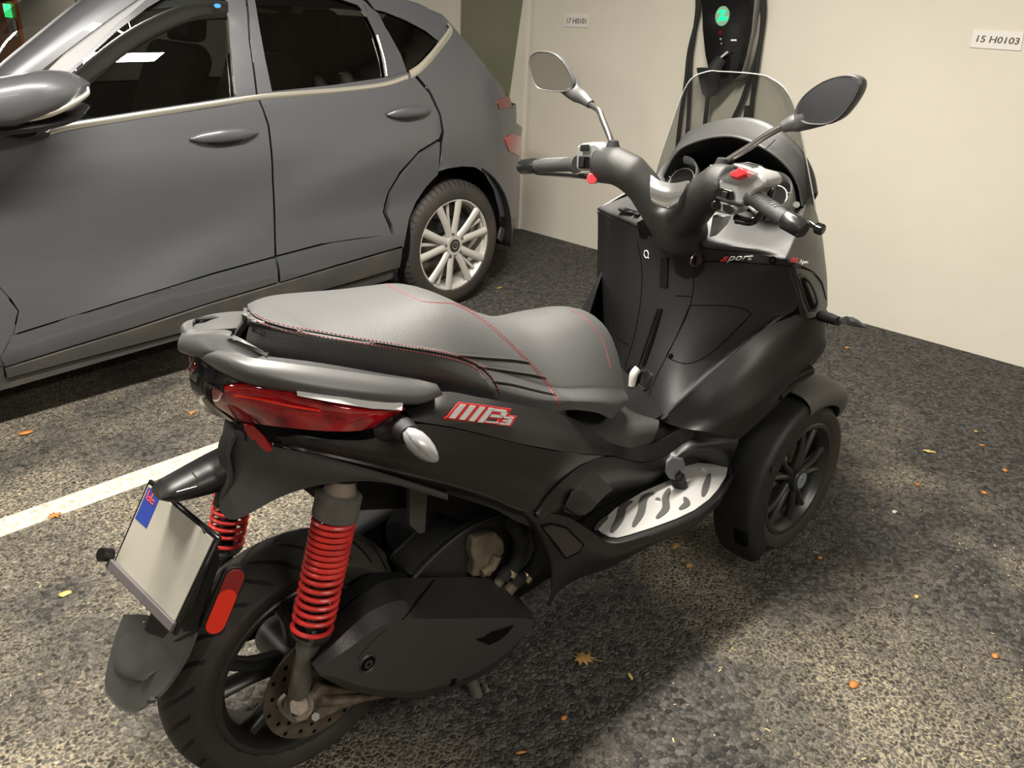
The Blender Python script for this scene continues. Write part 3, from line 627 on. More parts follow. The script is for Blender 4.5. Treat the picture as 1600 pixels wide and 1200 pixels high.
# door handles
def handle(pts,ln):
    h=[Q(*p) for p in pts]; 
    sec=[(0,.004,.006),(.14,.018,.012),(.40,.026,.018),(.75,.024,.016),(.93,.013,.010),(1,.004,.005)]
    a,b=h; R=[];P=[]
    for t,rz,ry in sec:
        p=a.lerp(b,t); P.append(Vector((p.x,Yc(p.x,p.z)-.022*math.sin(PI*min(max(t,.02),.98))**.5,p.z+.004*math.sin(PI*t)))); R.append((rz,ry))
    hd=tube('door_handle',P,R,PA,car,smooth_path=4,n=14,up=(0,0,1))
    c=a.lerp(b,.5); L=(b-a).length
    rr=[Vector((c.x+L*.30*math.cos(t),0,c.z-.012+.026*math.sin(t))) for t in [i*2*PI/24 for i in range(24)]]
    slab('handle_cup',[Vector((q.x,Yc(q.x,q.z)-.0015,q.z)) for q in rr],(0,-.001,0),M['blacktrim'],hd)
handle([(296,217),(402,206)],1); handle([(603,179),(671,172)],1)
# door mirror
mo=[(0,120),(60,110),(95,112),(118,121),(137,134),(133,150),(110,168),(70,184),(30,197),(0,198),(-70,196),(-70,130)]
A=[W(*p,y=1.60) for p in mo]; c=sum(A,Vector())/len(A)
rg=[]
for t,s in ((-.085,.45),(-.07,.75),(-.04,.95),(0,1.0),(.05,.96),(.09,.86)):
    rg.append([c+(p-c)*s+Vector((t*.75,t,0)) for p in A])
mr=loft('door_mirror',[arc(r,36,True) for r in rg],PA,car,angle=50)
tube('mirror_trim',[W(-20,196,y=1.575),W(30,188,y=1.565),W(75,178,y=1.56),W(110,163,y=1.56),W(135,147,y=1.565),W(137,136,y=1.57)],[.010,.010,.011,.010,.008,.004],M['carchrome'],mr,smooth_path=4)
tube('mirror_underside',[W(-30,203,y=1.62),W(40,196,y=1.62),W(100,184,y=1.66),W(128,165,y=1.70)],[(.02,.06),(.02,.06),(.018,.05),(.01,.03)],M['blacktrim'],mr,smooth_path=4,up=(0,0,1))
tube('mirror_arm',[W(30,205,y=1.66),W(45,207,y=1.76),W(50,205,y=1.87)],[(.02,.05),(.022,.05),(.03,.06)],M['blacktrim'],mr,smooth_path=4,up=(0,0,1))
# seats inside
def cseat(x,y):
    s=slab('car_seat',[(x,y,.55),(x+.5,y,.5),(x+.5,y,.62),(x+.58,y,.9),(x+.70,y,1.12),(x+.66,y,1.2),(x+.58,y,1.2),(x+.45,y,.9),(x+.38,y,.68),(x,y,.68)],(0,.45,0),M['interior'],car,bevel=.04,seg=4)
    slab('headrest',[(x+.62,y+.1,1.2),(x+.72,y+.1,1.2),(x+.74,y+.1,1.34),(x+.66,y+.1,1.36)],(0,.25,0),M['interior'],s,bevel=.03,seg=3)
cseat(.75,2.0); cseat(.75,2.75); cseat(1.5,2.05); cseat(1.5,2.75)
box('dashboard',(.42,YM,.9),(.35,1.4,.25),M['interior'],car,bevel=.05)
box('cabin_floor',(1.2,YM,.40),(2.4,1.5,.08),M['interior'],car,bevel=.01)
# wheels
def car_wheel(x,side=0):
    yy=1.8215 if not side else 2*YM-1.8215
    s=1 if not side else -1
    R=.318; r0=.222
    t=revolve('car_wheel',[(s*a,b) for a,b in [(.012,r0-.006),(.004,r0),(.004,r0+.010),(.018,r0+.004),(.03,r0-.012),(.17,r0-.016),(.2,r0)]],M['carrim'],car,c=(0,0,0),n=72,angle=40)
    t.location=(x,yy,wcz-.005)
    tp=[(.012,r0-.004),(-.001,r0+.012),(-.004,r0+.035),(0,r0+.06),(.012,R-.016),(.03,R-.003),(.06,R),(.155,R),(.185,R-.004),(.20,R-.03),(.205,r0+.03),(.19,r0)]
    revolve('tyre',[(s*a,b) for a,b in tp],M['cartread'],t,n=96,angle=30)
    slab('brake_drum',[(.19*math.cos(a),s*.10,.19*math.sin(a)) for a in [i*2*PI/32 for i in range(32)]],(0,s*.01,0),M['rustdisc'],t)
    slab('wheel_backplate',[(r0*.93*math.cos(a),s*.13,r0*.93*math.sin(a)) for a in [i*2*PI/32 for i in range(32)]],(0,s*.01,0),M['dark'],t)
    # spokes
    for k in range(5):
        a=k*2*PI/5+PI/2+.16
        def pr(r,t_,d): return Vector((r*math.cos(a)-t_*math.sin(a),s*d,r*math.sin(a)+t_*math.cos(a)))
        for sg in (-1,1):
            P=[pr(.035,sg*.010,.022),pr(.09,sg*.024,.016),pr(.15,sg*.044,.012),pr(.214,sg*.066,.012)]
            tube('spoke',P,[(.014,.022),(.012,.020),(.011,.020),(.014,.022)],M['carrim'],t,n=8,smooth_path=3,up=(0,1,0),angle=50)
            P=[pr(.10,sg*.022,.018),pr(.15,sg*.006,.02),pr(.214,sg*.018,.02)]
            if sg==1: tube('spoke_rib',[pr(.085,0,.03),pr(.15,0,.03),pr(.212,0,.026)],[(.006,.008),(.006,.008),(.008,.01)],M['carrim'],t,n=8,up=(0,1,0))
        p=pr(.058,.0,.010); cyl('wheel_bolt',p+Vector((0,0,0)),p-Vector((0,s*.006,0)),.008,M['steel'],t,n=6)
    cyl('hub_cap',Vector((0,s*.045,0)),Vector((0,s*.006,0)),.062,M['carrim'],t,n=30,r2=.050)
    cyl('centre_cap',Vector((0,s*.006,0)),Vector((0,s*.001,0)),.031,M['blacktrim'],t,n=30)
    ring=revolve('cap_emblem',[(s*.0005,.016),(s*.0,.019),(s*.0012,.021)],M['chrome'],t,n=24)
    text('emblem_mark','H',(-.008,s*.0,-.010),(.010,s*.0,-.006),(-.005,s*.0,.010),.0006,M['chrome'],t,shear=.4)
    return t
car_wheel(wcx); car_wheel(-.72); car_wheel(wcx,1); car_wheel(-.72,1)
# ================================================================== SCOOTER
sct=empty('three_wheeled_scooter','matte black three-wheeled scooter with grey seat and red rear springs on the asphalt','scooter',(0,0,0),SY)
# ---- wheels
def spokes(parent,n,r0,r1,wd,dp,m,ph=0,split=.02,y=0):
    for k in range(n):
        a=k*2*PI/n+ph
        def pr(r,t_,d): return Vector((r*math.cos(a)-t_*math.sin(a),d,r*math.sin(a)+t_*math.cos(a)))
        for sg in (-1,1):
            tube('spoke',[pr(r0,sg*split*.35,y),pr((r0+r1)/2,sg*split*.8,y-.004),pr(r1,sg*split*1.9,y)],[(dp,wd),(dp*.9,wd*.8),(dp,wd)],m,parent,n=10,smooth_path=3,up=(0,1,0))
def wheel(name,c,R,rimr,hw,tread,ph=0):
    t=revolve(name,[(-hw,rimr+.009),(-hw-.004,rimr+.004),(-hw-.002,rimr-.006),(-hw+.008,rimr-.012),(-hw+.02,rimr-.022),(hw-.02,rimr-.022),(hw-.008,rimr-.012),(hw+.002,rimr-.006),(hw+.004,rimr+.004),(hw,rimr+.009)],M['rim'],sct,n=80)
    t.location=c
    s=1
    tp=[(-hw,rimr+.006),(-hw-.008,rimr+.02),(-hw-.012,rimr+.04),(-hw-.004,R-.030),(-hw*.72,R-.014),(-hw*.36,R-.003),(0,R),(hw*.36,R-.003),(hw*.72,R-.014),(hw+.004,R-.030),(hw+.012,rimr+.04),(hw+.008,rimr+.02),(hw,rimr+.006)]
    tp=[(v.x,v.y) for v in catmull([Vector((a,b,0)) for a,b in tp],49)]
    revolve('tyre',tp,tread,t,n=128,angle=60)
    return t
rw=wheel('rear_wheel',(0,0,.262),.262,.182,.060,M['reartread'])
cyl('hub',Vector((0,-.07,0)),Vector((0,.07,0)),.045,M['rim'],rw,n=30,bevel=.004)
spokes(rw,5,.04,.170,.014,.022,M['rim'],ph=.35,split=.018,y=-.02)
dsc=revolve('brake_disc',[(-.112,.060),(-.112,.120),(-.107,.120),(-.107,.060)],M['rustdisc'],rw,n=64,closed=True)
revolve('disc_carrier',[(-.114,.0),(-.114,.045),(-.110,.062),(-.104,.062),(-.104,.0)],M['dirtyalu'],rw,n=40)
for k in range(20):
    a=k*2*PI/20
    for rr in ((.104,) if k%2 else (.092,.112)):
        p=Vector((rr*math.cos(a+.1*(rr>.1)),-.1121,rr*math.sin(a+.1*(rr>.1)))); 
        if k<20: 
            o=cyl('disc_hole',p,p-Vector((0,.0006,0)),.0042,M['groove'],dsc,n=10)
FX,FT,FZ=1.44,.25,.242
for s,nm in ((-1,'front_wheel'),(1,'front_wheel')):
    fw=wheel(nm,(FX,s*FT,FZ),.242,.165,.044,M['fronttread'])
    cyl('hub',Vector((0,-.05,0)),Vector((0,.05,0)),.034,M['rim'],fw,n=30,bevel=.004)
    spokes(fw,5,.03,.155,.011,.013,M['rim'],ph=PI/2-.25,split=.02,y=s*.022)
    cyl('hub_cap',Vector((0,s*.05,0)),Vector((0,s*.055,0)),.024,mat('hub_cap_grey',(.25,.28,.35),.35,metal=.4),fw,n=24,bevel=.001)
    revolve('brake_disc',[(-s*.03,.06),(-s*.03,.11),(-s*.026,.11),(-s*.026,.06)],M['rustdisc'],fw,n=48,closed=True)
    # mudguard: rear shield over the tread with a side flange, plus the raised front hood
    fp=[(-s*.050,.238),(-s*.056,.262),(-s*.040,.272),(0,.276),(s*.045,.274),(s*.062,.264),(s*.066,.245),(s*.064,.205)]
    fp=[(v.x,v.y) for v in catmull([Vector((a,b,0)) for a,b in fp],29)]
    mg=revolve('front_mudguard',fp,M['plastic'],sct,c=(FX,s*FT,FZ),n=48,a0=math.radians(88),a1=math.radians(222),thick=.004,angle=60)
    fh=[(-s*.055,.240),(-s*.064,.275),(-s*.045,.292),(0,.298),(s*.045,.294),(s*.066,.275),(s*.070,.250),(s*.062,.232)]
    fh=[(v.x,v.y) for v in catmull([Vector((a,b,0)) for a,b in fh],29)]
    revolve('mudguard_hood',fh,M['mudhood'] if 'mudhood' in M else M['satin'],mg,c=(FX,s*FT,FZ),n=30,a0=math.radians(62),a1=math.radians(106),thick=.004,angle=60)
    nz=[]
    for ka,kw,kr in ((62,1,0),(56,.97,-.002),(49,.88,-.008),(43,.70,-.020),(39,.42,-.036),(37.5,.1,-.046)):
        a=math.radians(ka); nz.append([Vector((FX+(r+kr)*math.cos(a),s*FT+y*kw,FZ+(r+kr)*math.sin(a))) for y,r in fh])
    surf('mudguard_tip',nz,M['mudhood'],mg,nu=1,nv=3,thick=.004,angle=180)
    revolve('mudguard_pocket',[(s*.02,.279),(s*.05,.277),(s*.058,.270)],M['groove'],mg,c=(FX,s*FT,FZ),n=8,a0=math.radians(192),a1=math.radians(203),thick=.002)
    a=math.radians(150); cyl('bolt',Vector((FX+.25*math.cos(a),s*(FT+.064),FZ+.25*math.sin(a))),Vector((FX+.25*math.cos(a),s*(FT+.070),FZ+.25*math.sin(a))),.011,M['gloss'],mg,n=16)
    # suspension arm inside
    tube('suspension_arm',[Vector((FX,s*.20,FZ)),Vector((FX-.02,s*.14,.34)),Vector((FX-.05,s*.10,.52)),Vector((FX-.06,s*.08,.62))],[.035,.03,.035,.03],M['dark'],sct,smooth_path=4)
    tube('suspension_link',[Vector((FX+.08,-.14*s,.50)),Vector((FX+.08,.16*s,.50)),Vector((FX+.03,.22*s,.44))],.02,M['dark'],sct)
# ---- rear suspension
def shock(yt,yb,xt,zt,xb,zb,mirror=False):
    A=Vector((xt,yt,zt)); B=Vector((xb,yb,zb)); d=(B-A); L=d.length; u=d.normalized()
    n=u.cross(Vector((0,1,0))).normalized(); b=u.cross(n)
    body=tube('rear_shock',[A+u*.06,A+u*(L*.70)],[.017,.017],M['gloss'],sct,n=20)
    P=[];turns=16; s0,s1=.068,L*.655; N=turns*20
    for i in range(N+1):
        t=i/N; q=t**.72 if False else t
        # tight coils at the top, wider apart below
        q=(.46*t/.55) if t<.55 else .46+(t-.55)/.45*.52
        if t>.93: q=.932+(t-.93)/.07*.068
        a=2*PI*turns*t
        P.append(A+u*(s0+(s1-s0)*q)+(n*math.cos(a)+b*math.sin(a))*.0335)
    V,Fc=geo_join([tube_geo(P,.0046,8)]); me=mesh(V,Fc); fixn(me); link('spring',me,M['redspring'],body)
    tube('top_collar',[A+u*.018,A+u*.022,A+u*.063,A+u*.066],[.034,.039,.039,.034],M['rubbercollar'],body,n=28)
    tube('top_mount',[A-u*.005,A+u*.018],[.024,.028],M['dirtyalu'],body,n=20)
    tube('spring_seat',[A+u*(s1+.002),A+u*(s1+.012)],[.036,.03],M['steel'],body,n=28)
    tube('lower_rod',[A+u*(s1+.01),A+u*(s1+.035),A+u*(s1+.05),A+u*(L-.03),A+u*L],[.021,.021,.018,.019,.016],M['dustysteel'],body,n=20)
    cyl('lower_nut',B+Vector((0,.02*(1 if yb>0 else -1),0)),B+Vector((0,-.02,0)) if yb<0 else B,.016,M['dirtyalu'],body,n=6)
    return body
M['seatrib']=mat('dark_grey_vinyl',(.05,.05,.05),.5,spec=.45,bump=.35,bscale=500)
M['rubbercollar']=mat('dusty_collar',(.055,.052,.045),.55,col2=(.09,.085,.075),vscale=20)
M['dustysteel']=mat('dusty_steel',(.16,.155,.14),.45,metal=.5,col2=(.08,.075,.065),vscale=22)
T=S(534,752,y=-.165); B=S(463,1100,y=-.165)
shock(-.165,-.165,T.x,T.z,B.x,B.z)
shock(.165,.165,T.x,T.z,B.x,B.z)
# swingarm end and caliper bracket
am=slab('swingarm',SL([(446,1098),(470,1090),(492,1090),(503,1070),(545,1078),(600,1081),(680,1070),(680,1085),(590,1092),(537,1108),(500,1126),(478,1127),(455,1122)],y=-.150),(0,.02,0),M['dirtyalu'],sct,bevel=.005,seg=3)
tube('arm_rib',SL([(500,1096),(545,1092),(600,1086)],y=-.155),[.010,.009,.006],M['dirtyalu'],am,smooth_path=3)
cyl('axle_nut',S(467,1103,y=-.185),S(467,1103,y=-.15),.017,M['dirtyalu'],am,n=6)
cyl('axle_washer',S(467,1103,y=-.168),S(467,1103,y=-.15),.026,M['dirtyalu'],am,n=24)
cyl('bolt',S(493,1120,y=-.168),S(493,1120,y=-.15),.008,M['steel'],am,n=6)
tube('bracket_wire',SL([(446,1085),(437,1096),(440,1110),(455,1124),(463,1127),(470,1121)],y=-.178),.004,M['dustysteel'],am,smooth_path=4)
slab('left_swingarm',[(-.06,.12,.22),(.03,.12,.20),(.5,.12,.26),(.5,.12,.42),(.1,.12,.36),(-.06,.12,.31)],(0,.07,0),M['dark'],sct,bevel=.02,seg=3)
# ---- engine, inner body
eng=loft('engine',[[Vector((x,y*w_,z)) for y,z in ((-1,z0),(-1,z1),(-.6,z1+.03),(.6,z1+.03),(1,z1),(1,z0),(.6,z0-.03),(-.6,z0-.03))] for x,w_,z0,z1 in ((.30,.10,.22,.38),(.36,.11,.19,.43),(.55,.11,.19,.46),(.78,.12,.22,.46),(.84,.10,.26,.42))],M['dark'],sct)
slab('engine_arch',SL([(640,905),(655,890),(690,856),(725,827),(760,808),(800,798),(826,800),(850,830),(852,885),(820,915),(720,915)],y=-.125),(0,.09,0),mat('engine_cover_dark',(.012,.012,.012),.5),eng,bevel=.02,seg=4)
tube('arch_seam',SL([(645,905),(668,880),(700,850),(735,824),(770,808),(805,799),(828,803)],y=-.137),.005,M['plastic'],eng,smooth_path=4)
tan=mat('tan_cast_metal',(.13,.105,.07),.65,bump=.4,bscale=90,col2=(.06,.045,.03),vscale=14)
slab('water_pump',SL([(741,842),(760,836),(776,832),(788,846),(790,862),(775,880),(768,902),(738,902),(742,880),(737,862)],y=-.145),(0,.03,0),tan,eng,bevel=.006,seg=3)
tube('coolant_stub',SL([(752,896),(768,886),(776,868)],y=-.15),[.010,.011,.012],tan,eng)
def hose(pts,y,clx):
    h=tube('coolant_hose',SL(pts,y=y),.0165,M['rubber'],eng,smooth_path=5,n=16)
    a=S(*clx[0],y=y-.0); b=S(*clx[1],y=y)
    cyl('hose_clamp',a,b,.0185,M['clampbrass'],h,n=20)
M['clampbrass']=mat('clamp_metal',(.5,.42,.28),.3,metal=.8)
hose([(784,904),(789,897),(802,886),(812,864),(812,838),(800,818)],-.150,((793,898),(798,890)))
hose([(804,912),(810,904),(822,899),(838,880),(846,856),(842,830)],-.158,((816,905),(822,898)))
tube('hose_neck',SL([(772,918),(785,902)],y=-.146),[.011,.011],tan,eng,n=14); tube('hose_neck',SL([(792,925),(806,908)],y=-.152),[.014,.014],tan,eng,n=14)
loft('inner_body',[[Vector((x,y*w_,z)) for y,z in ((-1,z0),(-1,z1),(1,z1),(1,z0))] for x,w_,z0,z1 in ((.05,.10,.62,.80),(.25,.11,.55,.78),(.38,.10,.45,.72),(.6,.09,.40,.58),(.9,.11,.26,.50),(1.2,.16,.24,.6),(1.32,.2,.4,.85))],M['dark'],sct)
slab('frame_bracket',SL([(640,762),(668,768),(664,832),(655,834),(640,820)],y=-.15),(0,.01,0),mat('bracket_grey',(.035,.033,.028),.6),sct)
# centre stand foot
st=tube('centre_stand',[S(725,1040,y=-.10),S(738,1068,y=-.12),S(750,1100,y=-.14)],[.016,.015,.014],M['rubbercollar'],sct,n=12)
slab('stand_foot',SL([(738,1112),(741,1104),(757,1098),(762,1074),(768,1080),(769,1098),(764,1115),(752,1122)],y=-.145),(0,.02,0),M['dirtyalu'],st,bevel=.003)
tube('centre_stand_far',[Vector((.35,.10,.25)),Vector((.30,.14,.06))],.014,M['dark'],sct)
# ---- exhaust
ry=[-.14,-.222,-.248,-.250,-.226,-.14]
ex_=[[(482,1032),(512,985),(545,945),(600,908),(660,903),(760,903),(800,925),(831,955)],
     [(488,1040),(525,1003),(575,958),(625,938),(660,949),(760,950),(806,952),(833,962)],
     [(494,1047),(535,1020),(585,985),(622,967),(670,967),(760,966),(806,966),(834,968)],
     [(500,1053),(530,1060),(565,1072),(610,1079),(660,1079),(730,1058),(785,1025),(830,982)],
     [(496,1054),(525,1068),(560,1080),(610,1088),(665,1087),(735,1066),(790,1030),(832,978)],
     [(490,1050),(530,1072),(565,1084),(610,1090),(665,1088),(735,1064),(790,1028),(832,972)]]
exh=surf('exhaust_silencer',[[S(px,py,y=ry[i]) for px,py in r] for i,r in enumerate(ex_)],M['exhaust'],sct,nu=4,nv=1,thick=.004,lin=(False,True),angle=25)
slab('silencer_can',[S(px,py,y=-.15) for px,py in ((500,1040),(545,960),(600,915),(760,910),(825,960),(780,1030),(720,1060),(600,1080))],(0,.06,0),M['dark'],exh,bevel=.01)
for (px,py,r) in ((575,1037,.0135),):
    p=S(px,py,y=-.2505); q=S(px,py,y=-.2485)
    revolve('shield_bolt_recess',[(0,.014),(-.002,.0165),(.001,.019)],M['exhaust'],exh,c=p,n=24)
    cyl('recess',p+Vector((0,.0005,0)),p-Vector((0,.001,0)),.0145,M['groove'],exh,n=24); cyl('shield_bolt',p-Vector((0,.001,0)),p-Vector((0,.003,0)),.008,M['exhaust'],exh,n=18); cyl('bolt_socket',p-Vector((0,.003,0)),p-Vector((0,.0036,0)),.004,M['groove'],exh,n=6)
slab('shield_slot',SL([(745,1000),(765,1008),(780,1001),(793,990),(803,978),(785,984),(770,988),(757,997)],y=-.2515),(0,.002,0),M['groove'],exh)
slab('shield_slot',SL([(703,1073),(706,1062),(714,1060),(712,1070)],y=-.2510),(0,.002,0),M['groove'],exh)
tube('shield_seam',[S(678,906,y=-.150),S(672,915,y=-.165),S(654,938,y=-.215),S(641,955,y=-.238),S(629,968,y=-.249)],.0014,M['groove'],exh,n=6)
tube('shield_seam',SL([(605,986),(585,1003),(560,1030)],y=-.2505),.0010,M['exhaust'],exh,n=6)
tube('exhaust_pipe',[Vector((.26,-.13,.33)),Vector((.40,-.10,.27)),Vector((.6,-.08,.24)),Vector((.7,-.05,.26))],.020,M['dirtyalu'],exh,smooth_path=4,n=14)
# ---- seat
# x, right edge y, left edge y, right seam z, left seam z, crown z
SEAT=[(-.068,-.104,-.090,1.010,1.008,1.010),(-.055,-.120,-.060,1.006,1.000,1.007),(-.030,-.133,-.018,.996,.988,1.001),(.0,-.144,.045,.984,.974,.994),(.03,-.152,.102,.971,.955,.985),(.08,-.158,.135,.954,.946,.976),
 (.15,-.161,.150,.930,.930,.966),(.21,-.162,.154,.908,.908,.962),(.26,-.161,.156,.888,.888,.960),(.31,-.158,.156,.862,.862,.956),(.36,-.158,.158,.835,.835,.938),(.42,-.160,.160,.80,.80,.903),(.48,-.165,.165,.768,.768,.868),(.56,-.168,.168,.735,.735,.838),(.66,-.165,.165,.705,.705,.832),(.74,-.152,.152,.675,.675,.826),(.81,-.128,.128,.645,.645,.800),(.86,-.095,.095,.615,.615,.755),(.893,-.060,.060,.590,.590,.690),(.908,-.022,.022,.570,.570,.625)]
def seatpt(i,t):
    x,yr,yl,zr,zl,zc=SEAT[i]; ym=(yr+yl)/2; hw=(yl-yr)/2; zs=zl if t>0 else zr; e=2.2 if x>.5 else 3.0
    return Vector((x,ym+hw*t,zc-(zc-zs)*abs(t)**e))
NS=len(SEAT)
BOT=[(-.085,.100,.932),(-.068,.114,.928),(-.035,.128,.916),(.0,.138,.898),(.03,.145,.885),(.09,.150,.866),(.16,.155,.843),(.22,.160,.822),(.27,.170,.802),(.32,.178,.78),(.37,.184,.758),(.43,.190,.735),(.49,.194,.715),(.56,.196,.700),(.65,.188,.662),(.72,.168,.618),(.775,.135,.590),(.83,.095,.570),(.862,.062,.560),(.885,.022,.556)]
assert len(BOT)==len(SEAT)
def side(sg):
    top=[seatpt(i,sg*1.0) for i in range(NS)]
    B_=[Vector((x,(-y if sg<0 else min(y,SEAT[i][2]+.004)),z)) for i,(x,y,z) in enumerate(BOT)]
    mid=[t.lerp(b,.5)+Vector((-.010 if i<3 else (.018 if i>15 else 0),sg*.012,.004)) for i,(t,b) in enumerate(zip(top,B_))]
    return top,mid,B_
L_,R_=side(1),side(-1)
rows=[L_[2],[a.lerp(b,.5) for a,b in zip(L_[2],L_[1])],L_[1]]+[[seatpt(i,t) for i in range(NS)] for t in (1,.97,.9,.78,.6,.35,0,-.35,-.6,-.78,-.9,-.97,-1)]+[R_[1],[a.lerp(b,.5) for a,b in zip(R_[2],R_[1])],R_[2]]
seat=surf('seat',rows,M['seat'],sct,nu=5,nv=3,thick=.008,angle=180)
seat.data.materials.append(M['seatside']); seat.data.materials.append(M['seatrib'])
for f in seat.data.polygons:
    c=f.center
    for i in range(NS-1):
        if SEAT[i][0]<=c.x<=SEAT[i+1][0] or i==NS-2: break
    u=(c.x-SEAT[i][0])/(SEAT[i+1][0]-SEAT[i][0]); k=4 if c.y>(SEAT[i][1]+SEAT[i][2])/2 else 3
    zs=SEAT[i][k]+(SEAT[i+1][k]-SEAT[i][k])*u
    if c.z<zs+.001 and c.x<.47+(.86-c.z)*.62: f.material_index=1 if c.x<.305+(.875-c.z)*.62 else 2
sc_f=caster([seat])
def sm(name,pts,r=.0011,m='stitch',lift=.0006): return traced(name,sc_f,pts,r,M[m],seat,lift=lift)
def dashes(pts,r=.0008,lift=.0008):
    P=[sc_f(p.x,p.y,lift) for p in catmull([Vector((a,b,0)) for a,b in pts],len(pts)*60)]; P=[p for p in P if p]
    if len(P)<4: return
    L=sum((a-b).length for a,b in zip(P,P[1:])); P=arc(P,int(L/.0018)); parts=[tube_geo(P[i:i+3],r,5) for i in range(0,len(P)-3,4)]
    V,Fc=geo_join(parts); o=link('stitching',mesh(V,Fc),M['stitch'],seat); tag(o,kind='stuff')
A1=[(388,484),(396,494),(415,503),(450,513),(500,521),(550,530),(600,538),(650,546),(690,553),(722,561),(748,573),(768,592),(780,615)]
sm('seat_piping',A1,.0013,'groove',.0005)
dashes([(a+1,b-3) for a,b in A1[1:]]); dashes([(a-1,b+4) for a,b in A1[1:-1]]); dashes(A1)
B1=[(706,474),(735,488),(765,510),(790,532),(815,556),(838,580),(856,603),(868,622),(875,638)]
sm('seat_piping',B1,.0010,'stitch',.0002); dashes([(a+3,b-1) for a,b in B1])
C1=[(603,437),(606,446),(640,462),(662,471),(685,473),(706,474)]
sm('seat_piping',C1,.0009,'stitch',.0002)
D1=[(893,486),(910,494),(928,512),(944,540),(954,575)]
sm('seat_piping',D1,.0009,'stitch',.0002)
for R_ in ([(716,557),(760,561),(800,564),(827,568)],[(745,574),(790,581),(830,587),(853,592)],[(770,597),(800,602),(840,612),(868,618)]):
    sm('seat_rib',R_,.0022,'groove',-.0008); sm('seat_rib_edge',[(a,b-2.5) for a,b in R_],.0018,'seatrib',-.0004)
P=[sc_f(*p,lift=.0008) for p in ((394,518),(414,527),(394,508))]
if all(P): text('seat_lettering','AGGIO',P[0],P[1],P[2],.0008,M['groove'],seat,shear=.2)
# ---- grab rail
MY=-.058
loft('tail_core',[[Vector((x,-.045+y*w_,z)) for y,z in ((-1,z0),(-1,z1),(1,z1),(1,z0))] for x,w_,z0,z1 in ((-.085,.035,.80,.90),(-.03,.07,.79,.91),(.05,.11,.765,.88),(.18,.14,.73,.84),(.36,.16,.68,.74))],M['dark'],sct)
surf('grab_rail',[SL([(318,552,-.05),(345,548,-.10),(400,560,-.16),(500,574,-.20),(600,588,-.225),(655,594,-.225),(682,600,-.235)]),
 SL([(312,556,-.05),(343,556,-.115),(400,574,-.175),(500,592,-.215),(600,604,-.240),(655,608,-.240),(688,609,-.240)]),
 SL([(315,562,-.055),(345,572,-.12),(400,590,-.18),(500,610,-.222),(600,622,-.248),(655,626,-.248),(692,616,-.240)]),
 SL([(322,566,-.05),(350,585,-.11),(400,602,-.17),(500,620,-.21),(600,631,-.235),(655,632,-.235),(688,618,-.230)]),
 SL([(330,560,-.03),(360,580,-.08),(410,596,-.14),(500,612,-.18),(600,622,-.20),(650,624,-.20),(680,612,-.20)])],M['rail'],sct,mirror=True,thick=.004,angle=60)
# inner lip of the rail
surf('rail_inner',[SL([(412,556,-.155),(500,567,-.185),(600,584,-.205),(650,592,-.205),(680,600,-.225)]),SL([(400,560,-.16),(500,574,-.20),(600,588,-.225),(655,594,-.225),(682,600,-.235)]),],M['plastic'],sct,mirror=True,thick=.002)
# tail plate behind the seat
def P3(l): return [Vector(p) for p in l]
hd=surf('rail_tail',[SL([(300,556,.0),(318,560,-.05),(345,553,-.10),(410,560,-.15),(418,556,-.16)]),
 SL([(280,549,.0),(300,552,-.04),(330,545,-.08),(380,542,-.12),(412,555,-.155)]),
 SL([(278,535,.0),(292,528,-.02),(318,522,-.05),(350,520,-.08),(364,530,-.10)]),
 SL([(286,517,.02),(298,514,.0),(320,516,-.03),(350,515,-.06),(362,518,-.08)]),
 ],M['rail'],sct,nu=4,nv=4,thick=.006,angle=60)
surf('rail_tail_left',[SL([(286,517,.02),(320,516,.01),(350,514,0),(378,512,-.02)]),SL([(300,503,.06),(320,500,.05),(350,500,.03),(378,500,.02)]),SL([(312,496,.09),(335,490,.09),(360,487,.09),(385,486,.09)])],M['rail'],sct,nu=4,nv=4,thick=.006)
slab('tail_slot',SL([(355,506,.045),(380,500,.045),(382,510,.02),(354,510,.02)]),(0,0,.002),M['groove'],hd)
slab('tail_hollow',SL([(372,525,-.06),(395,520,-.10),(430,562,-.13),(400,558,-.13),(374,545,-.08)]),(0,0,-.002),M['groove'],hd)
# ---- tail lamp
tl=surf('tail_lamp',[SL([(334,603,-.08),(350,598,-.11),(395,592,-.15),(460,603,-.185),(540,622,-.215),(590,633,-.23),(634,637,-.235)]),
 SL([(331,612,-.07),(350,609,-.117),(400,606,-.165),(462,617,-.20),(540,636,-.232),(590,642,-.24),(630,641,-.238)]),
 SL([(335,632,-.063),(357,633,-.115),(405,636,-.165),(465,645,-.205),(540,656,-.235),(580,657,-.24),(606,655,-.238)]),
 SL([(351,650,-.056),(374,657,-.10),(415,664,-.155),(465,670,-.195),(520,674,-.225),(560,673,-.232),(585,668,-.232)])],M['redlens'],sct,mirror=True,thick=.006,angle=80)
surf('lamp_centre',[SL([(296,572,.0),(308,563,-.03),(328,575,-.075),(345,596,-.105)]),SL([(296,592,.0),(308,596,-.03),(320,603,-.052),(330,606,-.062)]),SL([(303,615,.0),(314,622,-.03),(326,627,-.055),(335,632,-.062)]),SL([(322,643,.0),(336,649,-.03),(352,655,-.05),(372,664,-.09)])],M['gloss'],tl,nu=4,nv=4,thick=.004,angle=180)
surf('lamp_top_cover',[SL([(300,560,.0),(322,566,-.05),(350,583,-.11),(400,600,-.17),(460,612,-.195)]),SL([(300,575,.0),(318,590,-.05),(345,600,-.105),(395,592,-.155),(460,604,-.187)])],M['gloss'],tl,nu=4,nv=4,mirror=True,thick=.004)
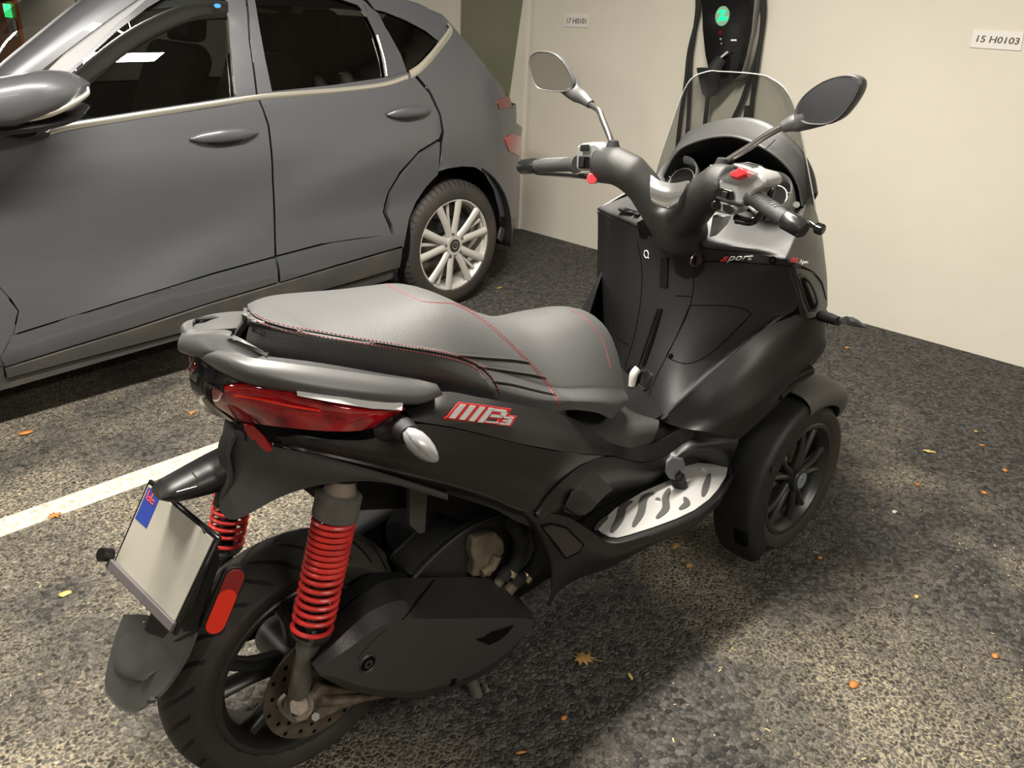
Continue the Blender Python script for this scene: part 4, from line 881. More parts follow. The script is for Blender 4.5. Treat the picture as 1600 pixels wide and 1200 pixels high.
surf('tail_lamp_upper_lens',[SL([(296,568,.0),(303,562,-.02),(318,556,-.03)]),SL([(294,578,.0),(300,572,-.025),(316,562,-.035)]),SL([(298,590,.0),(303,580,-.028),(316,568,-.038)])],M['redlens2'],tl,nu=3,nv=3,thick=.003)
tube('lamp_line',SL([(333,602,-.065),(360,616,-.125),(405,624,-.17),(450,634,-.205),(500,642,-.224)]),.0016,M['reflector'],tl,smooth_path=4,n=6)
slab('lamp_light_bar',SL([(462,607,-.201),(540,620,-.229),(629,629,-.247),(627,641,-.249),(580,638,-.246),(520,628,-.236),(464,618,-.210)]),(0,-.002,0),M['satinlight'] if 'satinlight' in M else mat('pale_grey_trim',(.50,.50,.50),.3),tl,bevel=.001)
slab('reflector_tongue',SL([(380,662,-.085),(395,665,-.095),(412,680,-.10),(429,704,-.105),(428,711,-.105),(421,711,-.10),(400,697,-.09),(383,675,-.085)]),(.006,.01,0),M['redtongue'] if 'redtongue' in M else mat('red_tongue_lens',(.42,.01,.012),.15,coat=.4),tl,bevel=.002)
MY=0.0
# ---- side panel with the badge
pa=SL([(630,634,-.205),(690,612,-.200),(745,620,-.205),(800,630,-.215),(850,640,-.212),(890,652,-.200),(920,668,-.180),(950,690,-.155)])
pb=SL([(640,650,-.232),(690,640,-.235),(745,650,-.240),(800,660,-.245),(850,670,-.242),(890,680,-.230),(920,690,-.212),(955,702,-.180)])
pc=SL([(645,658,-.240),(700,666,-.252),(745,676,-.257),(800,690,-.262),(850,700,-.260),(890,707,-.245),(925,710,-.225),(955,712,-.190)])
side_=surf('side_panel',[pa,pb,pc],M['satin'],sct,nu=4,nv=4,mirror=True,angle=60)
qa=SL([(430,682,-.125),(470,683,-.185),(520,687,-.215),(580,686,-.238),(640,663,-.245),(700,668,-.256),(750,679,-.262),(800,691,-.266),(850,702,-.264),(895,709,-.250),(950,713,-.190)])
qb=SL([(440,690,-.13),(480,694,-.19),(530,702,-.222),(590,712,-.245),(650,716,-.262),(700,724,-.272),(750,735,-.276),(790,745,-.278),(830,752,-.278),(862,755,-.268),(905,730,-.222)])
qc=SL([(445,694,-.12),(480,702,-.18),(530,713,-.212),(590,727,-.235),(650,742,-.252),(700,754,-.262),(740,766,-.266),(775,778,-.268),(805,792,-.268),(838,800,-.268),(872,775,-.245)])
sp=surf('lower_side_panel',[qa,qb,qc],M['satin'],sct,nu=4,nv=4,mirror=True,angle=60)
qd=SL([(445,696,-.10),(480,705,-.16),(530,716,-.19),(590,731,-.21),(650,747,-.228),(700,760,-.238),(740,772,-.243),(775,785,-.246),(805,799,-.250),(838,806,-.255)])
qe=SL([(455,706,-.09),(490,716,-.15),(540,728,-.18),(600,744,-.20),(655,757,-.218),(700,770,-.228),(740,782,-.235),(775,795,-.240),(805,812,-.245),(838,825,-.250)])
surf('panel_under_lip',[qc[:10],qd,qe],M['satin'],sp,nu=4,nv=3,mirror=True,angle=60)
MY=-.045
# undertail: broad grey plate reaching down to the number plate arm
surf('undertail',[SL([(352,668,-.03),(388,680,-.085),(430,698,-.105),(500,712,-.185),(600,740,-.225),(700,772,-.240)]),
 SL([(340,700,-.03),(392,712,-.085),(428,722,-.110),(500,726,-.188),(600,747,-.225),(700,775,-.240)]),
 SL([(345,740,-.03),(380,752,-.08),(425,745,-.108),(500,740,-.188),(600,750,-.225),(700,778,-.240)]),
 SL([(342,797,-.05),(368,812,-.085),(440,776,-.130),(510,756,-.188),(600,754,-.222),(700,782,-.238)])],M['undertail'] if 'undertail' in M else M['plastic'],sct,nu=4,nv=4,mirror=True,thick=.006,angle=60)
MY=0.0
# plate arm
armp=tube('plate_arm',[S(405,712,y=-.02),S(375,722,y=-.015),S(335,738,y=0),S(300,752,y=0),S(262,766,y=0),S(244,772,y=0)],[(.035,.045),(.036,.045),(.032,.042),(.026,.038),(.018,.032),(.007,.022)],M['satin'],sct,smooth_path=4,n=20)
tube('arm_edge',[S(300,738,y=-.055),S(308,748,y=-.058),S(308,760,y=-.05),S(276,769,y=-.045)],.0012,M['steel'],armp,n=6)
# number plate and holder
tlc,trc,brc,blc=S(231,757,y=.10),S(332,842,y=-.09),S(266,984,y=-.09),S(176,884,y=.10)
nrm=((trc-tlc).cross(blc-tlc)).normalized()
if nrm.dot(Vector(CS)-tlc)<0: nrm=-nrm
cc=(tlc+trc+brc+blc)/4
hold=slab('plate_holder',[cc+(p-cc)*1.09-nrm*.004 for p in (tlc,trc,brc,blc)],-nrm*.008,M['gloss'],sct,bevel=.003)
slab('number_plate',[cc+(p-cc)*1.0-nrm*.0035 for p in (tlc,trc,brc,blc)],nrm*.0025,M['plate'],hold,bevel=.001)
def onp(u,v,l=.0): return tlc+(trc-tlc)*u+(blc-tlc)*v+nrm*l
slab('plate_band',[onp(.02,.02,-.0008),onp(.21,.02,-.0008),onp(.21,.40,-.0008),onp(.02,.40,-.0008)],nrm*.0006,M['blueplate'],hold)
decal('band_marks',[[(.1,.1),(.85,.1),(.85,.2),(.1,.2)],[(.1,.32),(.85,.32),(.85,.42),(.1,.42)],[(.1,.1),(.22,.1),(.22,.75),(.1,.75)],[(.45,.1),(.57,.1),(.57,.75),(.45,.75)]],onp(.03,.16,.0001),onp(.2,.16,.0001),onp(.03,.0,.0001),.0004,mat('plate_red_mark',(.65,.08,.08),.4),hold)
slab('plate_smudge',[onp(.62,.28,-.0008),onp(.78,.26,-.0008),onp(.80,.42,-.0008),onp(.66,.46,-.0008)],nrm*.0005,mat('plate_grey_mark',(.30,.28,.24),.5),hold)
slab('holder_lip',[onp(-.04,.93,.0),onp(1.02,.95,.0),onp(1.02,1.06,.0),onp(-.05,1.04,.0)],nrm*.008,mat('holder_grey',(.10,.09,.09),.5),hold,bevel=.002)
for u in (-.08,): cyl('holder_knob',onp(u,.92,.0),onp(u,.92,.02),.012,M['gloss'],hold)
# rear mudguard flap
mgr=surf('rear_mudguard',[[S(px,py,y=yy_) for px,py,yy_ in r] for r in (
  [(193,960,.085),(225,962,.03),(262,975,-.02),(300,985,-.065),(305,988,-.075)],
  [(178,1000,.08),(212,1010,.03),(240,1022,-.02),(280,1030,-.06),(290,1026,-.072)],
  [(166,1048,.07),(195,1062,.03),(222,1070,-.01),(255,1072,-.05),(266,1064,-.062)],
  [(164,1075,.06),(184,1096,.03),(206,1106,.0),(232,1100,-.035),(246,1086,-.05)],
  [(170,1092,.045),(184,1106,.025),(203,1114,.0),(224,1108,-.025),(236,1098,-.038)])],M['flap'] if 'flap' in M else mat('grey_flap_plastic',(.065,.066,.062),.55,bump=.2,bscale=600),sct,nu=4,nv=4,thick=.006,angle=180)
surf('flap_raised_panel',[[S(px,py,y=yy_)+Vector((-.004,-.002,.004)) for px,py,yy_ in r] for r in (
  [(204,975,.07),(232,980,.02),(262,990,-.02),(284,1000,-.045)],
  [(186,1012,.065),(215,1022,.02),(240,1030,-.015),(265,1034,-.04)],
  [(180,1036,.06),(200,1052,.02),(222,1060,-.005),(240,1054,-.025)],
  [(184,1050,.05),(202,1062,.02),(217,1064,.0),(229,1060,-.015)])],M['flap2'] if 'flap2' in M else mat('grey_flap_panel',(.055,.056,.053),.5,bump=.2,bscale=600),mgr,nu=4,nv=4,thick=.004,angle=180)
slab('mudguard_bracket',[S(240,955,y=.0),S(335,960,y=-.07),S(305,990,y=-.075),S(262,1012,y=-.03),S(228,985,y=.02)],(-.004,0,.004),M['plastic'],sct,bevel=.003)
text('bracket_lettering','TO',S(228,972,y=.03)+Vector((-.008,0,.008)),S(244,988,y=.01)+Vector((-.008,0,.008)),S(234,968,y=.03)+Vector((-.008,0,.008)),.0004,M['white'],sct)
slab('mudguard_stay',[S(318,830,y=-.07),S(340,838,y=-.075),S(345,880,y=-.08),S(310,985,y=-.08),S(285,990,y=-.07),S(330,880,y=-.07)],(.004,.03,0),M['plastic'],sct,bevel=.004)
# reflector on the right
def capsule(p,q,r,n=12):
    p,q=Vector(p),Vector(q); u=(q-p).normalized(); N=Vector((-.1,-.95,.2)); N=(N-u*N.dot(u)).normalized(); b=u.cross(N)
    return [q+(u*math.cos(a)+b*math.sin(a))*r for a in [PI*i/n-PI/2 for i in range(n+1)]]+[p-(u*math.cos(a)+b*math.sin(a))*r for a in [PI*i/n-PI/2 for i in range(n+1)]],N
pt,pb_=S(366,903,y=-.10),S(336,975,y=-.10)
ring,N=capsule(pb_,pt,.0205); N=N if N.y<0 else -N
rf=slab('side_reflector_frame',ring,-N*.012,M['plastic'],sct,bevel=.002)
ring,_=capsule(pb_+N*.001,pt+N*.001,.0165); slab('reflector_dark',ring,N*.002,M['redlens2b'] if 'redlens2b' in M else mat('dull_red_reflector',(.22,.012,.012),.4),rf,bevel=.001)
md=pt.lerp(pb_,.42); ring,_=capsule(pb_+N*.0032,md+N*.0032,.016); slab('reflector_bright',ring,N*.0006,M['reflector'],rf)
# ---- rear indicator
M['indsilver']=mat('indicator_grey_paint',(.33,.33,.34),.3,metal=.3)
def leafshell(name,L,wds,m,parent,flat=.8):
    pass
st=tube('rear_indicator_stalk',[S(600,668,y=-.225),S(622,668,y=-.25),S(640,680,y=-.285)],[(.022,.03),(.020,.026),(.016,.018)],M['satin'],sct,smooth_path=4,n=16)
a,b=S(634,672,y=-.285),S(684,721,y=-.325)
def lampbody(parent,a,b,up,w_,m1,m2,side=Vector((0,-1,0))):
    u=(b-a); L=u.length; u.normalize(); up=Vector(up); up=(up-u*up.dot(u)).normalized(); s=u.cross(up)
    prof=[(0,.35),(.12,.72),(.3,.98),(.5,1.0),(.7,.86),(.86,.6),(.97,.28),(1.0,.05)]
    R1=[];R2=[]
    for t,k in prof:
        c=a+u*L*t
        R1.append([c+s*(w_*k*math.cos(x))+up*(w_*.85*k*max(math.sin(x),-.05)) for x in [2*PI*i/20 for i in range(20)]])
        R2.append([c+s*(w_*.97*k*math.cos(x))+up*(w_*.95*k*min(math.sin(x),.0)) for x in [2*PI*i/20 for i in range(20)]])
    loft('indicator_top',R1,m1,parent,angle=60); loft('indicator_lens',R2,m2,parent,angle=60)
lampbody(st,a,b,(.62,-.45,.45),.0195,M['indsilver'],M['clear'])
st2=tube('rear_indicator_stalk',[Vector((p.x,-p.y,p.z)) for p in (S(600,668,y=-.225),S(622,668,y=-.25),S(640,680,y=-.285))],[(.022,.03),(.020,.026),(.016,.018)],M['satin'],sct,smooth_path=4,n=16)
mf=lambda p:Vector((p.x,-p.y,p.z))
lampbody(st2,mf(a),mf(b),(.1,.45,.8),.0195,M['indsilver'],M['clear'])
# ---- badge on the panel
def bad(px,py,y=-.2475): return S(px,py,y=y)
p0,p1,p2=bad(698,654),bad(794,664),bad(708,628)
red=[];sil=[]
def para(x0,x1,y0,y1,sk=.14): return [(x0+sk*y0-.0,y0),(x1+sk*y0,y0),(x1+sk*y1,y1),(x0+sk*y1,y1)]
sil=[para(.00,.09,.08,.95,.10),para(.155,.245,.06,.95,.10),para(.31,.40,.04,.95,.10),para(.46,.55,.02,.95,.10),
     para(.56,.80,.78,.93,.06),para(.74,.84,.5,.80,.06),para(.60,.80,.42,.58,.06),para(.58,.80,.06,.14,.02),
     para(.84,1.0,.42,.54,.04),para(.93,1.0,.05,.5,.04),para(.85,.95,.22,.33,.04),para(.82,1.0,.02,.13,.04)]
redp=[para(-.05,1.0,-.02,.10,.04)]+[para(a-.03,b+.035,-.03,1.04,.10) for a,b in ((.0,.09),(.155,.245),(.31,.40),(.46,.55))]+[para(.5,.88,.34,1.03,.06),para(.78,1.05,-.05,.62,.05)]
bd=decal('model_badge',redp,p0,p1,p2,.0016,M['redtext'],sct,lift=.0012)
decal('badge_letters',sil,p0,p1,p2,.0012,M['silvertext'],bd,lift=.0030)
# ---- tunnel, foot well, floor
loft('tunnel_core',[[Vector((x,y*w_,z)) for y,z in ((-1,z0),(-1,z1-.03),(-.8,z1),(.8,z1),(1,z1-.03),(1,z0))] for x,w_,z0,z1 in ((.62,.15,.38,.55),(.8,.145,.36,.535),(.95,.135,.34,.50),(1.08,.165,.34,.52),(1.2,.2,.34,.60))],M['satin'],sct,angle=60)
surf('tunnel_cover',[SL([(905,600,.10),(960,600,.10),(1010,610,.09)]),SL([(880,620,.0),(950,625,.0),(1008,640,-.02)]),SL([(890,655,-.12),(950,665,-.12),(1030,659,-.135)]),SL([(900,668,-.165),(945,690,-.160),(1012,700,-.150)]),SL([(905,676,-.185),(950,706,-.178),(985,716,-.165)])],M['covergrey'] if 'covergrey' in M else M['bar'],sct,nu=5,nv=4,angle=60)
surf('tunnel_side',[SL([(940,690,-.165),(985,700,-.155),(1030,688,-.15),(1060,670,-.17),(1085,650,-.185)]),
   SL([(950,712,-.188),(1000,722,-.168),(1042,712,-.165),(1075,690,-.19),(1092,668,-.207)])],M['satin'],sct,nu=5,nv=4,mirror=True,angle=60)
fl_in=[(888,828),(905,806),(950,780),(985,765),(1020,752),(1045,735),(1075,715),(1140,728)]
surf('footwell_side',[SL([(835,800,-.268),(862,765,-.265),(905,728,-.225),(950,713,-.190),(1000,723,-.170),(1042,713,-.167),(1080,688,-.195),(1155,684,-.284)]),
   SL([(845,812,-.268),(885,785,-.255),(925,758,-.215),(965,745,-.185),(1005,742,-.175),(1042,730,-.18),(1076,705,-.20),(1150,700,-.280)]),
   [S(px,py,z=.372) for px,py in fl_in]],M['satin'],sct,nu=4,nv=4,mirror=True,angle=60)
MATZ=.362
mo_=[(931,826),(944,812),(962,795),(985,781),(1003,770),(1028,759),(1047,751),(1056,741),(1066,727),(1085,724),(1110,726),(1137,731),(1134,745),(1122,765),(1108,781),(1085,798),(1058,811),(1020,825),(985,836),(965,841),(952,840),(940,834)]
def matpt(px,py,l=0):
    return S(px,py,z=MATZ+.0+l)
deck=slab('floorboard',[matpt(*p,l=-.0) for p in [(900,818),(930,795),(985,768),(1030,745),(1060,718),(1145,724),(1142,745),(1126,775),(1092,805),(1060,820),(1010,838),(968,850),(945,848),(915,832)]],(0,0,-.03),M['satin'],sct,bevel=.006,seg=3,mirror=True)
mt=slab('foot_mat',[matpt(*p,l=.001) for p in mo_],(0,0,.003),M['alu'],sct,bevel=.001,mirror=True)
def sline(pts,wds):
    P=[matpt(*p,l=.005) for p in catmull([Vector((a,b,0)) for a,b in pts],14) for p in [(p.x,p.y)]]
    n=len(P); L=[];R_=[]
    for i,p in enumerate(P):
        t=(P[min(i+1,n-1)]-P[max(i-1,0)]).normalized(); s=Vector((-t.y,t.x,0)); u=i/(n-1); w_=wds[0]+(wds[1]-wds[0])*math.sin(PI*u)**.6
        L.append(p+s*w_); R_.append(p-s*w_)
    return L+R_[::-1]
M['slot']=mat('mat_rubber_insert',(.055,.054,.05),.6)
for pts,wd in (([(949,808),(938,818),(930,829)],(.003,.006)),([(988,783),(974,792),(968,812),(955,832)],(.003,.009)),([(1022,770),(1007,778),(1001,802),(989,823)],(.003,.009)),([(1046,763),(1040,778),(1040,795),(1026,810)],(.003,.009)),([(1070,777),(1073,787),(1062,796)],(.003,.008)),([(1109,740),(1103,760),(1098,776)],(.002,.008))):
    slab('rubber_insert',sline(pts,wd),(0,0,.0012),M['slot'],mt)
for px,py in ((1099,735),(1028,781)): cyl('mat_screw',matpt(px,py,.004),matpt(px,py,.006),.0065,M['steel'],mt,n=16)
# pedal
bt=tube('pedal_boot',[S(1064,768,y=-.21),S(1062,758,y=-.21),S(1060,745,y=-.21)],[.021,.019,.016],M['rubber'],sct,n=20)
for k in range(4): 
    p=S(1064-k*1,767-k*4.5,y=-.21); revolve('boot_fold',[(-.002,.019),(0,.0225-.001*k),(.002,.019)],M['rubber'],bt,c=p,axis='Z',n=20)
pd=tube('brake_pedal_arm',[S(1060,750,y=-.21),S(1056,738,y=-.208)],[.012,.012],M['rubber'],sct)
pw=[S(*p) for p in ((1041,738),(1043,722),(1050,716),(1067,719),(1071,726),(1063,744),(1058,750),(1047,748))] if 0 else SL([(1040,740),(1042,722),(1050,715),(1068,719),(1071,727),(1063,745),(1057,751),(1046,749)],y=-.212)
slab('pedal_pad',pw,(.012,.012,-.002),M['pedal'] if 'pedal' in M else mat('pedal_grey_rubber',(.10,.10,.11),.55,bump=.8,bscale=350),pd,bevel=.004,seg=3)
# passenger footrest pocket
pk=surf('footrest_cover',[SL([(879,790,-.262),(880,782,-.262),(910,745,-.232),(922,734,-.222)]),SL([(884,800,-.266),(893,775,-.258),(918,752,-.230),(932,740,-.215)]),SL([(905,806,-.262),(930,790,-.240),(945,775,-.220),(958,765,-.200)])],M['covergrey2'] if 'covergrey2' in M else M['bar'],sct,nu=4,nv=4,mirror=True,angle=80)
slab('footrest_grille',SL([(881,791,-.272),(892,769,-.268),(903,763,-.262),(914,767,-.250),(932,785,-.245),(925,796,-.255),(913,805,-.262),(900,804,-.268)]),(-.002,-.004,.002),mat('ribbed_black_rubber',(.01,.01,.01),.6),pk,bevel=.002)
for k in range(9):
    t=k/8; tube('grille_rib',[S(884+t*19,790-26*t+ (0),y=-.2745+.010*t),S(908+t*22,806-20*t,y=-.268+.020*t)],.0013,M['plastic'],pk,n=6)
# lower fairing down to the spoiler tip
fa=SL([(800,792,-.262),(835,800,-.268),(880,806,-.272),(905,818,-.277),(935,838,-.282),(960,850,-.285),(1010,838,-.292),(1065,818,-.297),(1096,801,-.300),(1128,772,-.296),(1145,740,-.272)])
fb=SL([(820,805,-.262),(850,830,-.272),(880,846,-.277),(905,858,-.282),(930,868,-.284),(960,872,-.286),(1010,852,-.292),(1065,826,-.294),(1096,808,-.296),(1128,777,-.292),(1147,742,-.268)])
fc=SL([(838,835,-.25),(862,900,-.255),(858,948,-.25),(872,925,-.25),(905,904,-.25),(955,886,-.25),(1005,860,-.255),(1060,832,-.26),(1096,812,-.262),(1128,780,-.268),(1148,744,-.262)])
lf=surf('lower_fairing',[fa,fb,fc],M['satin'],sct,nu=4,nv=4,mirror=True,angle=60)
def outline_loop(name,pts,par,r=.0012,m='groove',closed=True):
    P=SL(pts); 
    if closed: P=P+[P[0]]
    return tube(name,P,r,M[m],par,n=6)
outline_loop('access_cover_seam',[(846,822,-.274),(860,818,-.276),(885,824,-.281),(912,851,-.288),(905,863,-.288),(884,873,-.286),(866,850,-.279)],lf,r=.0016)
slab('access_cover',SL([(848,824,-.2735),(862,820,-.2755),(884,826,-.280),(909,851,-.287),(903,861,-.287),(884,870,-.285),(868,848,-.278)]),(0,-.0012,0),M['gloss'],lf)
KY=.87
def SL(l,y=None,x=None,z=None):
    def k(v): return v*KY if v<-.15 else (v*(1-(1-KY)*max(0,(-v-.08)/.07)) if v<-.08 else v)
    return [S(p[0],p[1],y=k(p[2])) if len(p)>2 else S(p[0],p[1],y,x,z) for p in l]
# ---- leg shield
sh=[ [(937,331,.288),(985,352,.15),(1040,378,.02),(1110,388,-.12),(1180,396,-.24),(1231,404,-.335)],
     [(937,372,.290),(978,392,.15),(1036,418,.02),(1112,424,-.12),(1180,428,-.25),(1237,430,-.345)],
     [(936,440,.292),(968,462,.15),(1022,488,.02),(1098,500,-.12),(1175,500,-.25),(1246,478,-.355)],
     [(938,505,.285),(962,525,.15),(1006,556,.02),(1062,574,-.10),(1130,568,-.20),(1200,512,-.305)],
     [(950,570,.20),(962,590,.12),(990,625,.01),(1032,657,-.135),(1056,640,-.175),(1085,612,-.215)] ]
shield=surf('leg_shield',[SL(r) for r in sh],M['plastic'],sct,nu=5,nv=5,thick=.006,angle=70)
ls=surf('leg_shield_left_side',[SL([(937,331,.288),(937,372,.290),(936,440,.292),(938,505,.285),(950,570,.20)]),[Vector((1.5,.26,.92)),Vector((1.5,.27,.85)),Vector((1.5,.28,.72)),Vector((1.45,.28,.60)),Vector((1.2,.24,.48))]],M['satin'],sct,nu=4,nv=4,thick=.006)
_shf=caster([shield])
def shp(px,py,l=.002): return _shf(px,py,l) or S(px,py,x=1.1)
def shp_old(px,py,l=.002):
    """pixel -> point on the leg shield (bilinear search)"""
    best=None
    P=[[Vector((a,b,c)) for a,b,c in r] for r in sh]
    R=[catmull(r,26) for r in P]; G=[catmull([R[i][j] for i in range(5)],21) for j in range(26)]
    for col in G:
        for q in col:
            d=(q.x-px)**2+(q.y-py)**2
            if best is None or d<best[0]: best=(d,q.z)
    p=S(px,py,y=best[1]); d=(Vector(CS)-p).normalized(); return p+d*l
def shl(l,lift=.002): return [shp(a,b,lift) for a,b in l]
def seamline(name,pts,r=.0012,lift=.0006): return traced(name,_shf,pts,r,M['groove'],shield,lift=lift*.3)
seamline('panel_gap',[(1062,414),(1110,408),(1160,410),(1232,415)],r=.0015)
seamline('glovebox_gap',[(1078,477),(1140,478),(1172,488),(1160,505),(1110,552),(1075,568),(1050,562),(1041,556)])
seamline('glovebox_gap',[(1078,477),(1066,505),(1055,530),(1041,556)])
seamline('panel_gap',[(996,378),(1003,420),(1001,470),(990,530),(978,570),(968,620)])
seamline('panel_gap',[(1085,420),(1082,460),(1074,490),(1060,520),(1040,560),(1020,600),(1010,640)])
seamline('panel_gap',[(957,496),(964,526),(983,539)])
seamline('panel_gap',[(1032,657),(1085,612),(1140,562),(1195,512)],r=.0016)
seamline('panel_gap',[(1056,462),(1080,463)])
slab('shield_slot',shl([(1033,402),(1044,404),(1043,450),(1031,448)],.0015),(-.001,0,0),M['gloss'],shield,bevel=.001)
tube('shield_slot_edge',shl([(1044,403),(1044,425),(1043,450)],.002),.0014,M['groove'],shield,n=6)
slab('lever_track',shl([(1032,482),(1036,483),(1008,572),(1003,571)],.0012),(-.001,0,.0),M['groove'],shield)
tube('track_edge',shl([(1028,482),(1012,530),(998,572)],.002),.003,M['satin'],shield,n=8)
# key recess
kr=slab('key_recess',shl([(1054,390),(1064,386),(1085,387),(1096,392),(1100,404),(1098,420),(1088,432),(1070,434),(1056,426),(1052,405)],.002),(-.001,0,0),M['gloss'],shield,bevel=.002)
p=shp(1088,404,.003); tube('key_lock',[p,p+Vector((-.010,-.004,.001))],[.020,.018],M['gloss'],kr,n=24)
q=p+Vector((-.011,-.004,.001)); revolve('lock_ring',[(-.001,.013),(-.002,.016),(0,.0165)],M['steel'],kr,c=q,n=24); box('key_slot',q+Vector((-.002,-.002,0)),(.004,.006,.020),M['groove'],kr,bevel=.001)
# little pale hook symbol
c=shp(1011,397,.003); u=(shp(1019,398,.003)-c).normalized(); v=(shp(1011,389,.003)-c).normalized()
rg=[c+u*.0068*math.cos(a)+v*.0095*math.sin(a) for a in [2*PI*i/20 for i in range(20)]]; tube('hook_symbol',rg+[rg[0]],.0014,M['white'],shield,n=6)
tube('hook_symbol_tail',[c+u*.004-v*.006,c+u*.008-v*.010],.0016,M['white'],shield,n=6)
text('sport_letter','s',shp(1126,407,.004),shp(1138,408,.004),shp(1128,399,.004),.0008,M['redtext'],shield,shear=.35,bold=.02)
text('sport_letters','port',shp(1136,409,.004),shp(1176,409,.004),shp(1138,398,.004),.0008,M['silvertext'],shield,shear=.35,bold=.01)
for px,py,r in ((1208,406,.009),(1049,556,.006)):
    c=shp(px,py,.002); cyl('screw_recess',c,c+Vector((-.002,-.001,0)),r,M['groove'],shield,n=20); cyl('screw_head',c,c+Vector((-.0035,-.001,0)),r*.5,M['gloss'],shield,n=12)
# parking brake lever
cup=slab('lever_recess',shl([(972,598),(978,578),(990,571),(1012,574),(1020,586),(1014,608),(1000,615),(980,611)],.001),(-.001,0,0),M['gloss'],shield,bevel=.002)
slab('lever_cup_floor',shl([(972,600),(985,596),(1000,600),(1010,608),(1000,615),(982,612)],.003),(-.001,0,0),M['bar'],cup,bevel=.001)
tube('parking_lever',[shp(1002,577,.012),shp(999,587,.020),shp(994,604,.014)],[(.012,.009),(.012,.011),(.010,.008)],M['lever'],shield,n=12,smooth_path=4)
# ---- side fairing right (mirrored left)
sf=surf('front_side_fairing',[SL([(1249,492,-.352),(1197,512,-.306),(1140,560,-.262),(1085,612,-.217),(1032,657,-.138)]),
   SL([(1262,500,-.365),(1232,535,-.352),(1180,580,-.325),(1120,634,-.28),(1062,668,-.205)]),
   SL([(1288,500,-.368),(1278,540,-.372),(1240,582,-.370),(1180,640,-.350),(1105,675,-.28)]),
   SL([(1292,512,-.360),(1289,545,-.358),(1262,580,-.352),(1207,640,-.338),(1155,686,-.322)])],M['satin'],sct,nu=4,nv=4,mirror=True,thick=.006,angle=180)
# vented panel
vp=surf('vent_panel',[SL([(1232,408,-.338),(1240,445,-.347),(1246,475,-.354),(1251,495,-.356)]),
   SL([(1242,412,-.347),(1249,448,-.355),(1257,478,-.361),(1262,498,-.362)]),
   SL([(1258,420,-.342),(1268,445,-.346),(1277,470,-.350),(1276,494,-.358)]),
   SL([(1270,424,-.330),(1286,443,-.326),(1293,470,-.322),(1290,490,-.340)])],M['satin'],sct,nu=4,nv=4,mirror=True,angle=60)
_vf=caster([vp])
slab_on('vent_opening',_vf,[(1245,430),(1252,427),(1262,433),(1274,452),(1280,474),(1275,486),(1264,488),(1256,468)],.0012,.0006,M['bar'],vp)
slab_on('vent_mouth',_vf,[(1250,435),(1256,433),(1264,440),(1272,456),(1277,473),(1273,482),(1266,483),(1259,464)],.0022,.0006,M['groove'],vp)
slab_on('vent_mesh',_vf,[(1256,441),(1261,441),(1269,457),(1273,472),(1270,477),(1265,465)],.0030,.0006,M['plastic'],vp)
outline_loop('vent_seam',[(1230,415,-.341),(1250,418,-.349),(1270,424,-.334),(1284,441,-.330),(1291,468,-.326)],vp,closed=False)
# upper side panel, satin grey, with the displacement badge
us=surf('upper_side_panel',[SL([(1229,404,-.335),(1246,362,-.30),(1258,325,-.26),(1262,300,-.24)]),
   SL([(1245,412,-.340),(1262,372,-.30),(1268,335,-.25),(1268,308,-.235)]),
   SL([(1270,424,-.331),(1278,385,-.29),(1276,350,-.23),(1272,318,-.22)]),
   SL([(1287,445,-.318),(1287,400,-.27),(1284,365,-.20),(1275,330,-.18)]),
   SL([(1293,478,-.318),(1292,430,-.26),(1286,385,-.17),(1278,340,-.14)])],M['sidegrey'],sct,nu=4,nv=4,mirror=True,angle=180)
text('displacement_badge','300',S(1234,410,y=-.348),S(1246,411,y=-.348),S(1235,402,y=-.348),.0008,M['redtext'],us,shear=.3,bold=.02)
text('displacement_badge','hpe',S(1249,413,y=-.348),S(1262,414,y=-.346),S(1250,405,y=-.348),.0008,M['silvertext'],us,shear=.3)
# nose closing the front
ns=[SL([(1293,478,-.318),(1292,430,-.26),(1286,385,-.17),(1278,340,-.14)]),SL([(1289,478,-.20),(1287,432,-.16),(1281,388,-.11),(1273,345,-.09)]),SL([(1283,478,-.09),(1281,432,-.07),(1274,388,-.05),(1267,350,-.04)]),SL([(1272,478,.0),(1270,432,.0),(1264,388,.0),(1260,352,.0)])]
ns=ns+[[Vector((p.x,-p.y,p.z)) for p in r] for r in ns[2::-1]]
surf('nose_fairing',ns,M['satin'],sct,nu=4,nv=4,thick=.006,angle=180)
ns=[SL([(1293,485,-.33),(1291,520,-.352),(1262,580,-.352)]),SL([(1288,485,-.20),(1280,530,-.22),(1240,590,-.24)]),SL([(1270,485,.0),(1255,540,.0),(1215,600,.0)])]
ns=ns+[[Vector((p.x,-p.y,p.z)) for p in r] for r in ns[1::-1]]
surf('nose_lower',ns,M['satin'],sct,nu=4,nv=4,thick=.006,angle=180)
# top shelf around the column
shelf=surf('shield_shelf',[SL([(937,331,.288),(985,352,.15),(1040,378,.02),(1110,388,-.12),(1180,396,-.24),(1231,404,-.335)]),
   SL([(938,324,.286),(985,344,.15),(1040,366,.02),(1110,376,-.12),(1182,386,-.24),(1236,394,-.325)]),
   SL([(960,314,.27),(1000,325,.15),(1050,345,.03),(1120,350,-.09),(1195,362,-.20),(1246,362,-.30)]),
   SL([(990,303,.24),(1022,305,.13),(1060,320,.03),(1130,325,-.07),(1205,335,-.16),(1256,325,-.255)])],M['shelf'],sct,nu=4,nv=4,thick=.005,angle=60)
slab('switch_row',SL([(966,329,.20),(976,326,.20),(1003,334,.13),(1000,342,.13)]),(0,0,.003),M['gloss'],shelf)
for px,py,y in ((972,331,.195),(985,335,.165),(995,338,.140)): box('small_switch',S(px,py,y=y)+Vector((0,0,.006)),(.016,.018,.006),M['plastic'],shelf,bevel=.002)
